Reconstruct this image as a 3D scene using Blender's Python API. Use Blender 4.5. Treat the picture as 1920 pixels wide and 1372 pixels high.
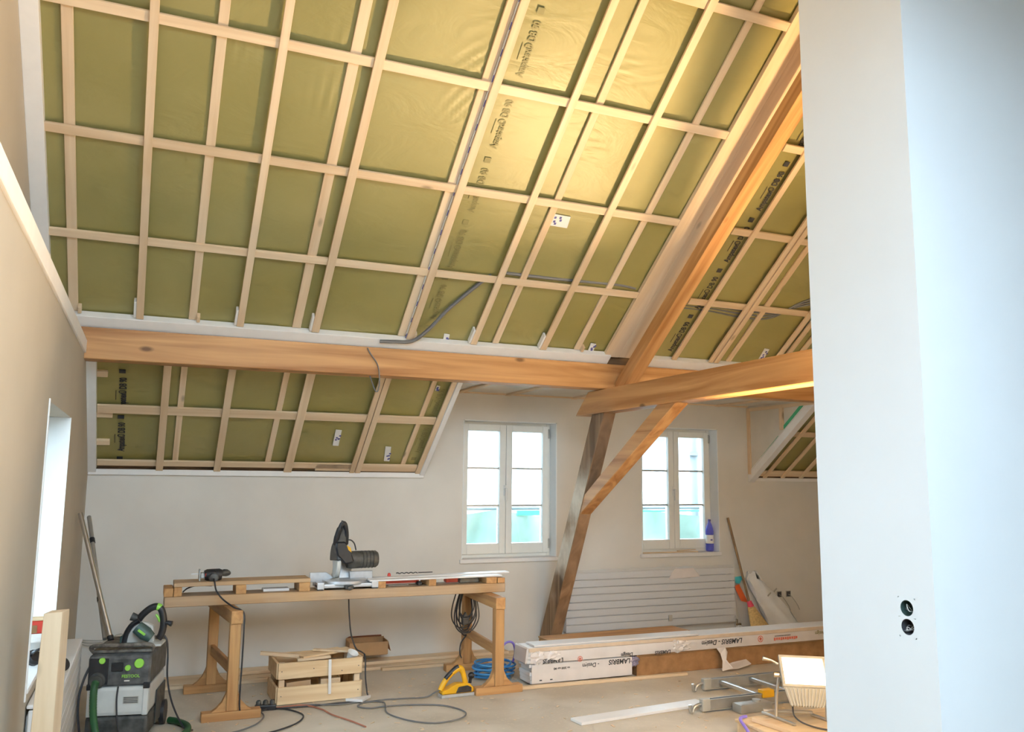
import bpy, bmesh, math, random
from mathutils import Vector, Matrix
random.seed(7)
R = math.radians
scene = bpy.context.scene
COL = scene.collection
for o in list(bpy.data.objects):
    bpy.data.objects.remove(o, do_unlink=True)

# ------------------------------------------------------------------ camera
cam_d = bpy.data.cameras.new('camera')
cam_d.sensor_width = 36.0
cam_d.lens = 1574.45 / 1920 * 36
cam_d.clip_start = 0.05
cam = bpy.data.objects.new('camera', cam_d)
COL.objects.link(cam)
yaw, pit, rol = R(23.2332), R(7.7757), R(0.5211)
fw = Vector((math.sin(yaw)*math.cos(pit), math.cos(yaw)*math.cos(pit), math.sin(pit)))
r0 = Vector((math.cos(yaw), -math.sin(yaw), 0)); u0 = r0.cross(fw)
cr = r0*math.cos(rol) + u0*math.sin(rol); cu = -r0*math.sin(rol) + u0*math.cos(rol)
m = Matrix((cr, cu, -fw)).transposed().to_4x4(); m.translation = Vector((0, 0, 1.55))
cam.matrix_world = m
scene.camera = cam

# ------------------------------------------------------------------ sky and exposure
SKY = 18.0
world = bpy.data.worlds.new('overcast_sky'); scene.world = world
world.use_nodes = True
bg = world.node_tree.nodes['Background']
bg.inputs[0].default_value = (0.64, 0.83, 1.0, 1)
bg.inputs[1].default_value = SKY
scene.view_settings.view_transform = 'Standard'
scene.view_settings.look = 'None'
scene.view_settings.exposure = 0.0
scene.view_settings.gamma = 1.0
scene.view_settings.use_curve_mapping = False
LAMP_POWER = 212.0
try:
    scene.cycles.use_denoising = True
    scene.cycles.use_light_tree = False
    scene.cycles.max_bounces = 6
    scene.cycles.diffuse_bounces = 4
    scene.cycles.use_adaptive_sampling = True
    scene.cycles.adaptive_threshold = 0.09
    scene.cycles.adaptive_min_samples = 16
    scene.cycles.transparent_max_bounces = 16
    scene.cycles.sample_clamp_indirect = 6.0
    scene.cycles.caustics_reflective = False
    scene.cycles.caustics_refractive = False
except Exception:
    pass

def portal(name, loc, rot, sx, sy):
    l = bpy.data.lights.new(name, 'AREA'); l.shape = 'RECTANGLE'; l.size = sx; l.size_y = sy
    l.cycles.is_portal = True
    o = bpy.data.objects.new(name, l); COL.objects.link(o)
    o.location = loc; o.rotation_euler = rot
    return o

# ------------------------------------------------------------------ geometry of the place
W = 7.268                      # inner face of the window wall
X1 = -0.4214                   # face of the left wall
X0 = -0.70                     # gable face above the ledge
XR = 7.30                      # right end of the room
T = R(36.861); ST, CT = math.sin(T), math.cos(T)
CP = 5.638                     # roof plane: y*ST + z*CT = CP
RIDGE = 2.60
def zs(y): return (CP - y*ST)/CT
def sl(x, y, e=0.0):           # point of the roof plane at x, y, moved e into the room
    return Vector((x, y - e*ST, zs(y) - e*CT))

# ------------------------------------------------------------------ helpers
MW = {}
def empty(name, loc=(0, 0, 0), rz=0.0):
    o = bpy.data.objects.new(name, None); COL.objects.link(o)
    o.empty_display_size = 0.05
    o.location = loc; o.rotation_euler = (0, 0, rz)
    MW[o] = Matrix.Translation(Vector(loc)) @ Matrix.Rotation(rz, 4, 'Z')
    return o
def tag(o, label=None, cat=None, group=None, kind=None):
    if label: o['label'] = label
    if cat: o['category'] = cat
    if group: o['group'] = group
    if kind: o['kind'] = kind
    return o
def thing(name, label, cat, loc=(0, 0, 0), rz=0.0, group=None):
    return tag(empty(name, loc, rz), label, cat, group)

class B:
    """collects shapes and links them as one mesh object"""
    def __init__(self): self.bm = bmesh.new()
    def add(self, verts, faces, smooth=False):
        vs = [self.bm.verts.new(v) for v in verts]
        out = []
        for f in faces:
            try:
                q = self.bm.faces.new([vs[i] for i in f]); q.smooth = smooth; out.append(q)
            except ValueError:
                pass
        return vs, out
    def hexa(self, p, bev=0.0):  # 8 points: bottom 4 (ccw) then top 4
        vs, fs = self.add(p, [(3,2,1,0),(4,5,6,7),(0,1,5,4),(1,2,6,5),(2,3,7,6),(3,0,4,7)])
        if bev:
            es = {e for f in fs for e in f.edges}
            bmesh.ops.bevel(self.bm, geom=list(es), offset=bev, segments=2 if bev > .004 else 1, profile=.6, affect='EDGES')
        return self
    def box(self, x0, x1, y0, y1, z0, z1, bev=0.0):
        return self.hexa([(x0,y0,z0),(x1,y0,z0),(x1,y1,z0),(x0,y1,z0),(x0,y0,z1),(x1,y0,z1),(x1,y1,z1),(x0,y1,z1)], bev)
    def slab(self, x0, x1, y0, y1, e0, e1, bev=0.0):  # box lying in the roof plane
        return self.hexa([sl(x0,y0,e0),sl(x1,y0,e0),sl(x1,y1,e0),sl(x0,y1,e0),sl(x0,y0,e1),sl(x1,y0,e1),sl(x1,y1,e1),sl(x0,y1,e1)], bev)
    def bar(self, p0, p1, w, h, up=(0,0,1), bev=0.0):  # rectangular bar, w across, h along up
        p0, p1, up = Vector(p0), Vector(p1), Vector(up)
        d = (p1-p0).normalized(); s = d.cross(up).normalized(); u = s.cross(d).normalized()
        q = []
        for k in (-1, 1):
            for p, a in ((p0,-1),(p1,-1),(p1,1),(p0,1)):
                q.append(p + s*(a*w/2) + u*(k*h/2))
        return self.hexa(q, bev)
    def prism(self, poly, vec, bev=0.0):
        poly = [Vector(p) for p in poly]; vec = Vector(vec); n = len(poly)
        vs, fs = self.add(poly + [p+vec for p in poly], [tuple(range(n))[::-1], tuple(range(n, 2*n))] + [(i, (i+1) % n, n+(i+1) % n, n+i) for i in range(n)])
        if bev:
            es = {e for f in fs for e in f.edges}
            bmesh.ops.bevel(self.bm, geom=list(es), offset=bev, segments=1, profile=.6, affect='EDGES')
        return self
    def tube(self, pts, r, n=8, closed=False, cap=True):
        pts = [Vector(p) for p in pts]; N = len(pts); rings = []
        rr = r if isinstance(r, (list, tuple)) else [r]*N
        prev = None
        for i, p in enumerate(pts):
            if closed: d = pts[(i+1) % N] - pts[i-1]
            else: d = pts[min(i+1, N-1)] - pts[max(i-1, 0)]
            d.normalize()
            if prev is None:
                a = Vector((0,0,1)) if abs(d.z) < .9 else Vector((1,0,0))
                u = (a - d*a.dot(d)).normalized()
            else:
                u = (prev - d*prev.dot(d)).normalized()
            prev = u; v = d.cross(u)
            rings.append([p + (u*math.cos(2*math.pi*k/n) + v*math.sin(2*math.pi*k/n))*rr[i] for k in range(n)])
        verts = [q for rg in rings for q in rg]; faces = []
        for i in range(N if closed else N-1):
            j = (i+1) % N
            for k in range(n):
                faces.append((i*n+k, i*n+(k+1) % n, j*n+(k+1) % n, j*n+k))
        if cap and not closed:
            faces.append(tuple(range(n))[::-1]); faces.append(tuple((N-1)*n+k for k in range(n)))
        self.add(verts, faces, True)
        return self
    def cyl(self, p0, p1, r0, r1=None, n=16):
        return self.tube([p0, p1], [r0, r0 if r1 is None else r1], n)
    def lathe(self, prof, origin=(0,0,0), axis='z', n=20, cap=True):  # prof: (r, h)
        o = Vector(origin); verts = []; faces = []; N = len(prof)
        ax = axis if isinstance(axis, Vector) else {'x': Vector((1,0,0)), 'y': Vector((0,1,0)), 'z': Vector((0,0,1))}[axis]
        a = Vector((0,0,1)) if abs(ax.z) < .9 else Vector((1,0,0))
        u = (a - ax*a.dot(ax)).normalized(); v = ax.cross(u)
        for r, h in prof:
            for k in range(n):
                t = 2*math.pi*k/n
                verts.append(o + ax*h + (u*math.cos(t) + v*math.sin(t))*max(r, 1e-4))
        for i in range(N-1):
            for k in range(n):
                faces.append((i*n+k, i*n+(k+1) % n, (i+1)*n+(k+1) % n, (i+1)*n+k))
        if cap:
            faces.append(tuple(range(n))[::-1]); faces.append(tuple((N-1)*n+k for k in range(n)))
        self.add(verts, faces, True)
        return self
    def ball(self, c, r, sx=1, sy=1, sz=1, n=14):
        vs = []; fs = []; m_ = 8
        for i in range(m_+1):
            t = math.pi*i/m_; rr = max(math.sin(t), .02)
            for k in range(n):
                q = 2*math.pi*k/n
                vs.append((c[0]+r*sx*rr*math.cos(q), c[1]+r*sy*rr*math.sin(q), c[2]-r*sz*math.cos(t)))
        for i in range(m_):
            for k in range(n): fs.append((i*n+k, i*n+(k+1) % n, (i+1)*n+(k+1) % n, (i+1)*n+k))
        fs.append(tuple(range(n))[::-1]); fs.append(tuple(m_*n+k for k in range(n)))
        self.add(vs, fs, True)
        return self
    def build(self, name, mat, parent=None, world=True, sharp=38):
        me = bpy.data.meshes.new(name)
        bm = self.bm
        bmesh.ops.recalc_face_normals(bm, faces=bm.faces)
        if parent is not None and world:
            inv = MW[parent].inverted()
            for v in bm.verts: v.co = inv @ v.co
        bm.to_mesh(me); bm.free()
        if any(p.use_smooth for p in me.polygons):
            me.set_sharp_from_angle(angle=R(sharp))
        for mt in (mat if isinstance(mat, (list, tuple)) else [mat]):
            me.materials.append(mt)
        o = bpy.data.objects.new(name, me); COL.objects.link(o)
        if parent is not None:
            o.parent = parent; MW[o] = MW[parent]
        else:
            MW[o] = Matrix.Identity(4)
        return o

def smooth_path(pts, n=8, closed=False):
    pts = [Vector(p) for p in pts]; out = []
    N = len(pts)
    for i in range(N if closed else N-1):
        a = pts[(i-1) % N] if closed or i > 0 else pts[0]
        b, c = pts[i], pts[(i+1) % N]
        d = pts[(i+2) % N] if closed or i+2 < N else pts[-1]
        for k in range(n):
            t = k/n
            out.append(.5*((2*b) + (-a+c)*t + (2*a-5*b+4*c-d)*t*t + (-a+3*b-3*c+d)*t**3))
    if not closed: out.append(pts[-1])
    return out

def lettering(body, origin, right, up, size, mat, parent=None, name='lettering', bold=0.0, align='LEFT', depth=0.0, shear=0.0, squeeze=1.0):
    cu_ = bpy.data.curves.new('txt', 'FONT'); cu_.body = body; cu_.size = size; cu_.align_x = align
    cu_.offset = bold; cu_.extrude = depth; cu_.resolution_u = 3; cu_.shear = shear
    t = bpy.data.objects.new('txt', cu_); COL.objects.link(t)
    dg = bpy.context.evaluated_depsgraph_get(); dg.update()
    me = bpy.data.meshes.new_from_object(t.evaluated_get(dg))
    bpy.data.objects.remove(t, do_unlink=True); bpy.data.curves.remove(cu_)
    r_, u_ = Vector(right).normalized(), Vector(up).normalized(); n_ = r_.cross(u_)
    o3 = Vector(origin)
    inv = MW[parent].inverted() if parent is not None else Matrix.Identity(4)
    for v in me.vertices:
        v.co = inv @ (o3 + r_*v.co.x*squeeze + u_*v.co.y + n_*v.co.z)
    me.materials.clear(); me.materials.append(mat)
    me.name = name
    o = bpy.data.objects.new(name, me); COL.objects.link(o)
    if parent is not None: o.parent = parent; MW[o] = MW[parent]
    return o

# ------------------------------------------------------------------ materials
def new_mat(name):
    mt = bpy.data.materials.new(name); mt.use_nodes = True
    nt = mt.node_tree; p = nt.nodes['Principled BSDF']
    return mt, nt, p
def nd(nt, t, **kw):
    n = nt.nodes.new(t)
    for k, v in kw.items(): setattr(n, k, v)
    return n
def plain(name, col, rough=.6, metal=0.0, var=.08, scale=14.0, bump=0.0, spec=.5, coat=0.0):
    mt, nt, p = new_mat(name)
    tc = nd(nt, 'ShaderNodeTexCoord'); nz = nd(nt, 'ShaderNodeTexNoise')
    nz.inputs['Scale'].default_value = scale; nz.inputs['Detail'].default_value = 5
    nt.links.new(tc.outputs['Object'], nz.inputs['Vector'])
    rp = nd(nt, 'ShaderNodeValToRGB')
    rp.color_ramp.elements[0].position = .3; rp.color_ramp.elements[1].position = .7
    rp.color_ramp.elements[0].color = (*[c*(1-var) for c in col], 1)
    rp.color_ramp.elements[1].color = (*[min(1, c*(1+var)) for c in col], 1)
    nt.links.new(nz.outputs['Fac'], rp.inputs['Fac']); nt.links.new(rp.outputs['Color'], p.inputs['Base Color'])
    p.inputs['Roughness'].default_value = rough; p.inputs['Metallic'].default_value = metal
    p.inputs['Specular IOR Level'].default_value = spec
    if coat: p.inputs['Coat Weight'].default_value = coat; p.inputs['Coat Roughness'].default_value = .15
    if bump:
        b = nd(nt, 'ShaderNodeBump'); b.inputs['Strength'].default_value = bump; b.inputs['Distance'].default_value = .01
        nt.links.new(nz.outputs['Fac'], b.inputs['Height']); nt.links.new(b.outputs['Normal'], p.inputs['Normal'])
    return mt
def wood(name, c_dark, c_light, axis='x', scale=1.0, rough=.62, knots=.5, stain=None, stain_amt=.5, band=None):
    mt, nt, p = new_mat(name)
    L = nt.links.new
    tc = nd(nt, 'ShaderNodeTexCoord'); mp = nd(nt, 'ShaderNodeMapping'); mp.vector_type = 'POINT'
    oi = nd(nt, 'ShaderNodeObjectInfo')
    if axis == 's':
        rot = nd(nt, 'ShaderNodeMapping'); rot.inputs['Rotation'].default_value = (T, 0, 0)
        L(tc.outputs['Object'], rot.inputs['Vector']); src = rot.outputs['Vector']
        st = (9, .55, 9)
    else:
        src = tc.outputs['Object']
        st = {'x': (.55, 9, 9), 'y': (9, .55, 9), 'z': (9, 9, .55)}[axis]
    mp.inputs['Scale'].default_value = [s*scale for s in st]
    L(src, mp.inputs['Vector'])
    off = nd(nt, 'ShaderNodeVectorMath', operation='ADD')
    mul = nd(nt, 'ShaderNodeMath', operation='MULTIPLY'); mul.inputs[1].default_value = 37.0
    L(oi.outputs['Random'], mul.inputs[0]); L(mp.outputs['Vector'], off.inputs[0]); L(mul.outputs[0], off.inputs[1])
    n1 = nd(nt, 'ShaderNodeTexNoise'); n1.inputs['Scale'].default_value = 1.4; n1.inputs['Detail'].default_value = 8; n1.inputs['Distortion'].default_value = .8
    L(off.outputs[0], n1.inputs['Vector'])
    n2 = nd(nt, 'ShaderNodeTexNoise'); n2.inputs['Scale'].default_value = 7.0; n2.inputs['Detail'].default_value = 3
    L(off.outputs[0], n2.inputs['Vector'])
    rp = nd(nt, 'ShaderNodeValToRGB'); rp.color_ramp.elements[0].position = .36; rp.color_ramp.elements[1].position = .64
    rp.color_ramp.elements[0].color = (*c_dark, 1); rp.color_ramp.elements[1].color = (*c_light, 1)
    L(n1.outputs['Fac'], rp.inputs['Fac'])
    hs = nd(nt, 'ShaderNodeHueSaturation')
    vr = nd(nt, 'ShaderNodeMapRange'); vr.inputs['To Min'].default_value = .93; vr.inputs['To Max'].default_value = 1.07
    L(oi.outputs['Random'], vr.inputs['Value']); L(vr.outputs['Result'], hs.inputs['Value']); L(rp.outputs['Color'], hs.inputs['Color'])
    col = hs.outputs['Color']
    if knots:
        # knots: scattered dark ovals, stretched along the grain
        vm = nd(nt, 'ShaderNodeMapping'); ks = {'x': (1.4, 3.2, 3.2), 'y': (3.2, 1.4, 3.2), 'z': (3.2, 3.2, 1.4), 's': (3.2, 1.4, 3.2)}[axis]
        vm.inputs['Scale'].default_value = [k*1.6 for k in ks]; L(src, vm.inputs['Vector'])
        va = nd(nt, 'ShaderNodeVectorMath', operation='ADD'); L(vm.outputs['Vector'], va.inputs[0]); L(mul.outputs[0], va.inputs[1])
        vo = nd(nt, 'ShaderNodeTexVoronoi'); vo.inputs['Scale'].default_value = 1.0; L(va.outputs[0], vo.inputs['Vector'])
        kr = nd(nt, 'ShaderNodeValToRGB'); kr.color_ramp.elements[0].position = .05; kr.color_ramp.elements[1].position = .12
        kr.color_ramp.elements[0].color = (1,1,1,1); kr.color_ramp.elements[1].color = (0,0,0,1)
        L(vo.outputs['Distance'], kr.inputs['Fac'])
        km = nd(nt, 'ShaderNodeMath', operation='MULTIPLY'); km.inputs[1].default_value = knots; L(kr.outputs['Color'], km.inputs[0])
        mx = nd(nt, 'ShaderNodeMix', data_type='RGBA'); L(km.outputs[0], mx.inputs['Factor']); L(col, mx.inputs['A'])
        mx.inputs['B'].default_value = (*[c*.4 for c in c_dark], 1); col = mx.outputs['Result']
    if stain:
        n3 = nd(nt, 'ShaderNodeTexNoise'); n3.inputs['Scale'].default_value = 2.2; n3.inputs['Detail'].default_value = 6
        L(src, n3.inputs['Vector'])
        sr = nd(nt, 'ShaderNodeMapRange'); sr.inputs['From Min'].default_value = .36; sr.inputs['From Max'].default_value = .56; sr.inputs['To Max'].default_value = stain_amt
        L(n3.outputs['Fac'], sr.inputs['Value'])
        fac = sr.outputs['Result']
        if band:
            sx = nd(nt, 'ShaderNodeSeparateXYZ'); L(tc.outputs['Object'], sx.inputs[0])
            wob = nd(nt, 'ShaderNodeMath', operation='MULTIPLY_ADD'); wob.inputs[1].default_value = .8; L(n3.outputs['Fac'], wob.inputs[0]); L(sx.outputs['Z'], wob.inputs[2])
            for lo_, hi_, a_, b_ in ((band[0]+.3, band[0]+.5, 0, 1), (band[1]+.3, band[1]+.5, 1, 0)):
                r_ = nd(nt, 'ShaderNodeMapRange'); r_.inputs['From Min'].default_value = lo_; r_.inputs['From Max'].default_value = hi_; r_.inputs['To Min'].default_value = a_; r_.inputs['To Max'].default_value = b_
                L(wob.outputs[0], r_.inputs['Value'])
                ml = nd(nt, 'ShaderNodeMath', operation='MULTIPLY'); L(fac, ml.inputs[0]); L(r_.outputs['Result'], ml.inputs[1]); fac = ml.outputs[0]
        mx = nd(nt, 'ShaderNodeMix', data_type='RGBA'); L(fac, mx.inputs['Factor']); L(col, mx.inputs['A'])
        mx.inputs['B'].default_value = (*stain, 1); col = mx.outputs['Result']
    L(col, p.inputs['Base Color'])
    p.inputs['Roughness'].default_value = rough; p.inputs['Specular IOR Level'].default_value = .35
    b = nd(nt, 'ShaderNodeBump'); b.inputs['Strength'].default_value = .15; b.inputs['Distance'].default_value = .004
    L(n2.outputs['Fac'], b.inputs['Height']); L(b.outputs['Normal'], p.inputs['Normal'])
    return mt

M = {}
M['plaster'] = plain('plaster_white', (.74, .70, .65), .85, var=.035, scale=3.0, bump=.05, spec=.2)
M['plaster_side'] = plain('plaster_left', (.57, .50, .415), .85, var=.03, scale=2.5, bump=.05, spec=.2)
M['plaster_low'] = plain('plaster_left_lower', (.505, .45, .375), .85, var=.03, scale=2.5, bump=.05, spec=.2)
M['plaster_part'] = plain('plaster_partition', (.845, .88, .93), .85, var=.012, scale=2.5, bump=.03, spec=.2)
M['trim'] = plain('white_trim', (.88, .845, .825), .6, var=.02)
M['frame'] = plain('window_paint', (.90, .885, .84), .4, var=.012)
M['reveal_lit'] = plain('reveal_window_light', (.90, .905, .90), .7, var=.01)  # extra white stands in for window light on the reveals
PL, PD = (.80, .62, .43), (.68, .49, .31)
for a in 'xyzs':
    M['pine_'+a] = wood('pine_'+a, PD, PL, a, 1.0, knots=.75)
    M['beam_'+a] = wood('beam_'+a, (.35, .15, .045), (.64, .345, .14), a, .8, rough=.5, knots=.9)
    M['old_'+a] = wood('old_timber_'+a, (.10, .055, .028), (.24, .14, .075), a, .9, rough=.8, knots=.9)
    M['tres_'+a] = wood('trestle_wood_'+a, (.40, .20, .08), (.55, .31, .13), a, 1.6, knots=.4)
M['strut'] = wood('strut_wood', (.15, .085, .045), (.30, .18, .10), 'z', .8, rough=.8, knots=.9, stain=(.20, .13, .085), stain_amt=.6)
M['strut_pale'] = wood('strut_limewashed', (.15, .09, .05), (.34, .22, .13), 'z', 1.0, rough=.85, knots=.9, stain=(.66, .56, .44), stain_amt=.95, band=(.55, 1.62))
M['board_grey'] = wood('bench_wood', (.40, .24, .12), (.56, .36, .19), 'x', 1.3, stain=(.50, .40, .31), stain_amt=.35)
M['crate'] = wood('crate_wood', (.70, .48, .27), (.82, .62, .39), 'x', 1.4, knots=.5)
M['black'] = plain('black_plastic', (.018, .018, .022), .42, var=.3, scale=30)
M['dusty'] = plain('dusty_black_plastic', (.06, .06, .058), .6, var=.5, scale=22)
M['dust'] = plain('sawdust_coated_plastic', (.13, .115, .10), .85, var=.75, scale=26)
M['graphite'] = plain('graphite_panel', (.085, .088, .092), .5, var=.5, scale=22)
M['lgrey'] = plain('light_grey_plastic', (.60, .60, .58), .5, var=.05)
M['green'] = plain('hose_green', (.018, .085, .03), .5, var=.2)
M['lime'] = plain('lime_plastic', (.28, .62, .08), .4)
M['alu'] = plain('aluminium', (.66, .66, .66), .34, 1.0, .06, 20)
M['alu_dull'] = plain('dull_aluminium', (.50, .49, .47), .5, .75, .1, 12)
M['chrome'] = plain('chrome', (.80, .80, .80), .12, 1.0, .02)
M['steel'] = plain('cast_aluminium', (.62, .63, .66), .42, .55, .08, 25)
M['yellow'] = plain('yellow_plastic', (.80, .42, .015), .4)
M['orange'] = plain('orange_print', (.75, .13, .03), .5)
M['red'] = plain('red_plastic', (.60, .05, .03), .45)
M['pinkred'] = plain('pinkish_red_ferrule', (.62, .05, .10), .5)
M['blue'] = plain('blue_hose', (.04, .22, .52), .35, var=.2)
M['purple'] = plain('violet_hose', (.22, .17, .62), .4)
M['teal'] = plain('teal_print', (.05, .42, .52), .5)
M['rubber'] = plain('cable_rubber', (.03, .03, .036), .5)
M['redcable'] = plain('faded_red_cable', (.42, .16, .10), .5)
M['greycable'] = plain('grey_conduit', (.15, .15, .158), .5)
M['paper'] = plain('white_paper', (.82, .80, .78), .7, var=.03)
M['ink'] = plain('black_ink', (.03, .03, .035), .6)
M['blueink'] = plain('blue_ink', (.10, .10, .34), .6)
M['redink'] = plain('red_ink', (.72, .16, .09), .6)
M['fadeink'] = plain('faded_ink', (.235, .205, .078), .5)
M['card'] = plain('cardboard', (.40, .235, .115), .8, var=.1, scale=9)
M['carddark'] = plain('brown_board', (.30, .16, .07), .85, var=.25, scale=12, bump=.2)
M['whitepanel'] = plain('white_panel', (.84, .80, .78), .35, var=.02)
M['film'] = plain('white_wrap_film', (.82, .74, .70), .28, var=.06, scale=7, bump=.25, coat=.5)
M['darkfilm'] = plain('printed_dark_film', (.20, .18, .27), .3, var=.3, scale=30, bump=.3, coat=.4)
M['cream'] = plain('cream_panel_edge', (.72, .56, .42), .5, var=.05)
M['radiator'] = plain('radiator_enamel', (.88, .85, .84), .4, var=.02, coat=.4)
M['bristle'] = plain('broom_bristle', (.58, .40, .17), .8, var=.2, scale=60, bump=.5)
M['handle'] = wood('broom_handle_wood', (.16, .10, .055), (.27, .18, .10), 'z', 2)
M['bag'] = plain('white_sack', (.88, .86, .84), .35, var=.04, scale=8, bump=.5)
M['dark'] = plain('dark_recess', (.05, .05, .06), .7)
M['darkgreen'] = plain('dark_green_box', (.05, .09, .085), .45)
M['copper'] = plain('copper_wire', (.55, .25, .12), .35, .8)
M['greenboard'] = plain('green_board', (.05, .34, .17), .7)
M['dormer_film'] = plain('dormer_film', (.70, .64, .56), .35, var=.05, scale=6, bump=.3)
M['net'] = plain('scaffold_net', (.20, .275, .235), .9, var=.15, scale=4)
M['facade'] = plain('outside_facade', (.55, .55, .54), .9, var=.1, scale=1)
M['ground'] = plain('outside_ground', (.25, .25, .24), .9, var=.2, scale=.5)
M['pipe_out'] = plain('outside_downpipe', (.16, .17, .18), .6)
M['vinyl'] = plain('grey_lamp_casting', (.42, .40, .36), .5)

# floor: dusty screed with patches and fine chips
def floor_mat():
    mt, nt, p = new_mat('dusty_floor'); L = nt.links.new
    tc = nd(nt, 'ShaderNodeTexCoord')
    a = nd(nt, 'ShaderNodeTexNoise'); a.inputs['Scale'].default_value = 1.6; a.inputs['Detail'].default_value = 8; a.inputs['Distortion'].default_value = .6
    b = nd(nt, 'ShaderNodeTexNoise'); b.inputs['Scale'].default_value = 45; b.inputs['Detail'].default_value = 3
    L(tc.outputs['Object'], a.inputs['Vector']); L(tc.outputs['Object'], b.inputs['Vector'])
    r1 = nd(nt, 'ShaderNodeValToRGB'); r1.color_ramp.elements[0].position = .35; r1.color_ramp.elements[1].position = .65
    r1.color_ramp.elements[0].color = (.49, .425, .345, 1); r1.color_ramp.elements[1].color = (.64, .57, .48, 1)
    L(a.outputs['Fac'], r1.inputs['Fac'])
    r2 = nd(nt, 'ShaderNodeValToRGB'); r2.color_ramp.elements[0].position = .60; r2.color_ramp.elements[1].position = .72
    r2.color_ramp.elements[0].color = (0, 0, 0, 1); r2.color_ramp.elements[1].color = (.6, .6, .6, 1)
    L(b.outputs['Fac'], r2.inputs['Fac'])
    mx = nd(nt, 'ShaderNodeMix', data_type='RGBA'); L(r2.outputs['Color'], mx.inputs['Factor']); L(r1.outputs['Color'], mx.inputs['A']); mx.inputs['B'].default_value = (.72, .62, .46, 1)
    L(mx.outputs['Result'], p.inputs['Base Color']); p.inputs['Roughness'].default_value = .8; p.inputs['Specular IOR Level'].default_value = .25
    return mt
M['floor'] = floor_mat()

def membrane_mat():
    mt, nt, p = new_mat('olive_membrane'); L = nt.links.new
    tc = nd(nt, 'ShaderNodeTexCoord'); rot = nd(nt, 'ShaderNodeMapping'); rot.inputs['Rotation'].default_value = (T, 0, 0)
    L(tc.outputs['Object'], rot.inputs['Vector'])
    a = nd(nt, 'ShaderNodeTexNoise'); a.inputs['Scale'].default_value = 1.2; a.inputs['Detail'].default_value = 6
    L(rot.outputs['Vector'], a.inputs['Vector'])
    r1 = nd(nt, 'ShaderNodeValToRGB'); r1.color_ramp.elements[0].position = .35; r1.color_ramp.elements[1].position = .65
    r1.color_ramp.elements[0].color = (.268, .232, .070, 1); r1.color_ramp.elements[1].color = (.322, .280, .102, 1)
    L(a.outputs['Fac'], r1.inputs['Fac']); L(r1.outputs['Color'], p.inputs['Base Color'])
    mp = nd(nt, 'ShaderNodeMapping'); mp.inputs['Scale'].default_value = (2.2, 5, 2.2); mp.inputs['Rotation'].default_value = (0, 0, .5)
    L(rot.outputs['Vector'], mp.inputs['Vector'])
    w = nd(nt, 'ShaderNodeTexNoise'); w.inputs['Scale'].default_value = 1.0; w.inputs['Detail'].default_value = 4; w.inputs['Distortion'].default_value = 1.2
    L(mp.outputs['Vector'], w.inputs['Vector'])
    bp = nd(nt, 'ShaderNodeBump'); bp.inputs['Strength'].default_value = .22; bp.inputs['Distance'].default_value = .03
    L(w.outputs['Fac'], bp.inputs['Height']); L(bp.outputs['Normal'], p.inputs['Normal'])
    p.inputs['Roughness'].default_value = .46; p.inputs['Specular IOR Level'].default_value = .8
    return mt
M['membrane'] = membrane_mat()

def glass_mat():
    mt = bpy.data.materials.new('window_glass'); mt.use_nodes = True; nt = mt.node_tree; nt.nodes.clear()
    out = nd(nt, 'ShaderNodeOutputMaterial'); tr = nd(nt, 'ShaderNodeBsdfTransparent'); gl = nd(nt, 'ShaderNodeBsdfGlossy')
    tr.inputs['Color'].default_value = (.95, .98, .97, 1); gl.inputs['Roughness'].default_value = .02
    fr = nd(nt, 'ShaderNodeFresnel'); fr.inputs['IOR'].default_value = 1.45
    mx = nd(nt, 'ShaderNodeMixShader')
    nt.links.new(fr.outputs[0], mx.inputs[0]); nt.links.new(tr.outputs[0], mx.inputs[1]); nt.links.new(gl.outputs[0], mx.inputs[2]); nt.links.new(mx.outputs[0], out.inputs[0])
    return mt
M['glass'] = glass_mat()
def bottle_mat():
    mt, nt, p = new_mat('blue_bottle_plastic')
    p.inputs['Base Color'].default_value = (.20, .22, .80, 1); p.inputs['Roughness'].default_value = .12
    tr = nd(nt, 'ShaderNodeBsdfTransparent'); tr.inputs['Color'].default_value = (.60, .63, 1.0, 1)
    mx = nd(nt, 'ShaderNodeMixShader'); mx.inputs[0].default_value = .62
    out = nt.nodes['Material Output']
    nt.links.new(tr.outputs[0], mx.inputs[2]); nt.links.new(p.outputs[0], mx.inputs[1]); nt.links.new(mx.outputs[0], out.inputs[0])
    return mt
M['bottle'] = bottle_mat()
def wrap_mat():
    mt, nt, p = new_mat('clear_wrap')
    p.inputs['Base Color'].default_value = (.9, .9, .9, 1); p.inputs['Roughness'].default_value = .15
    tc = nd(nt, 'ShaderNodeTexCoord'); nz = nd(nt, 'ShaderNodeTexNoise'); nz.inputs['Scale'].default_value = 9
    nt.links.new(tc.outputs['Object'], nz.inputs['Vector'])
    bp = nd(nt, 'ShaderNodeBump'); bp.inputs['Strength'].default_value = .6; bp.inputs['Distance'].default_value = .02
    nt.links.new(nz.outputs['Fac'], bp.inputs['Height']); nt.links.new(bp.outputs['Normal'], p.inputs['Normal'])
    tr = nd(nt, 'ShaderNodeBsdfTransparent'); mx = nd(nt, 'ShaderNodeMixShader'); mx.inputs[0].default_value = .8
    out = nt.nodes['Material Output']
    nt.links.new(p.outputs[0], mx.inputs[1]); nt.links.new(tr.outputs[0], mx.inputs[2]); nt.links.new(mx.outputs[0], out.inputs[0])
    return mt
M['wrap'] = wrap_mat()
def emit_mat(name, col, s):
    mt = bpy.data.materials.new(name); mt.use_nodes = True; nt = mt.node_tree; nt.nodes.clear()
    out = nd(nt, 'ShaderNodeOutputMaterial'); e = nd(nt, 'ShaderNodeEmission'); e.inputs[0].default_value = (*col, 1); e.inputs[1].default_value = s
    nt.links.new(e.outputs[0], out.inputs[0]); return mt
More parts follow.
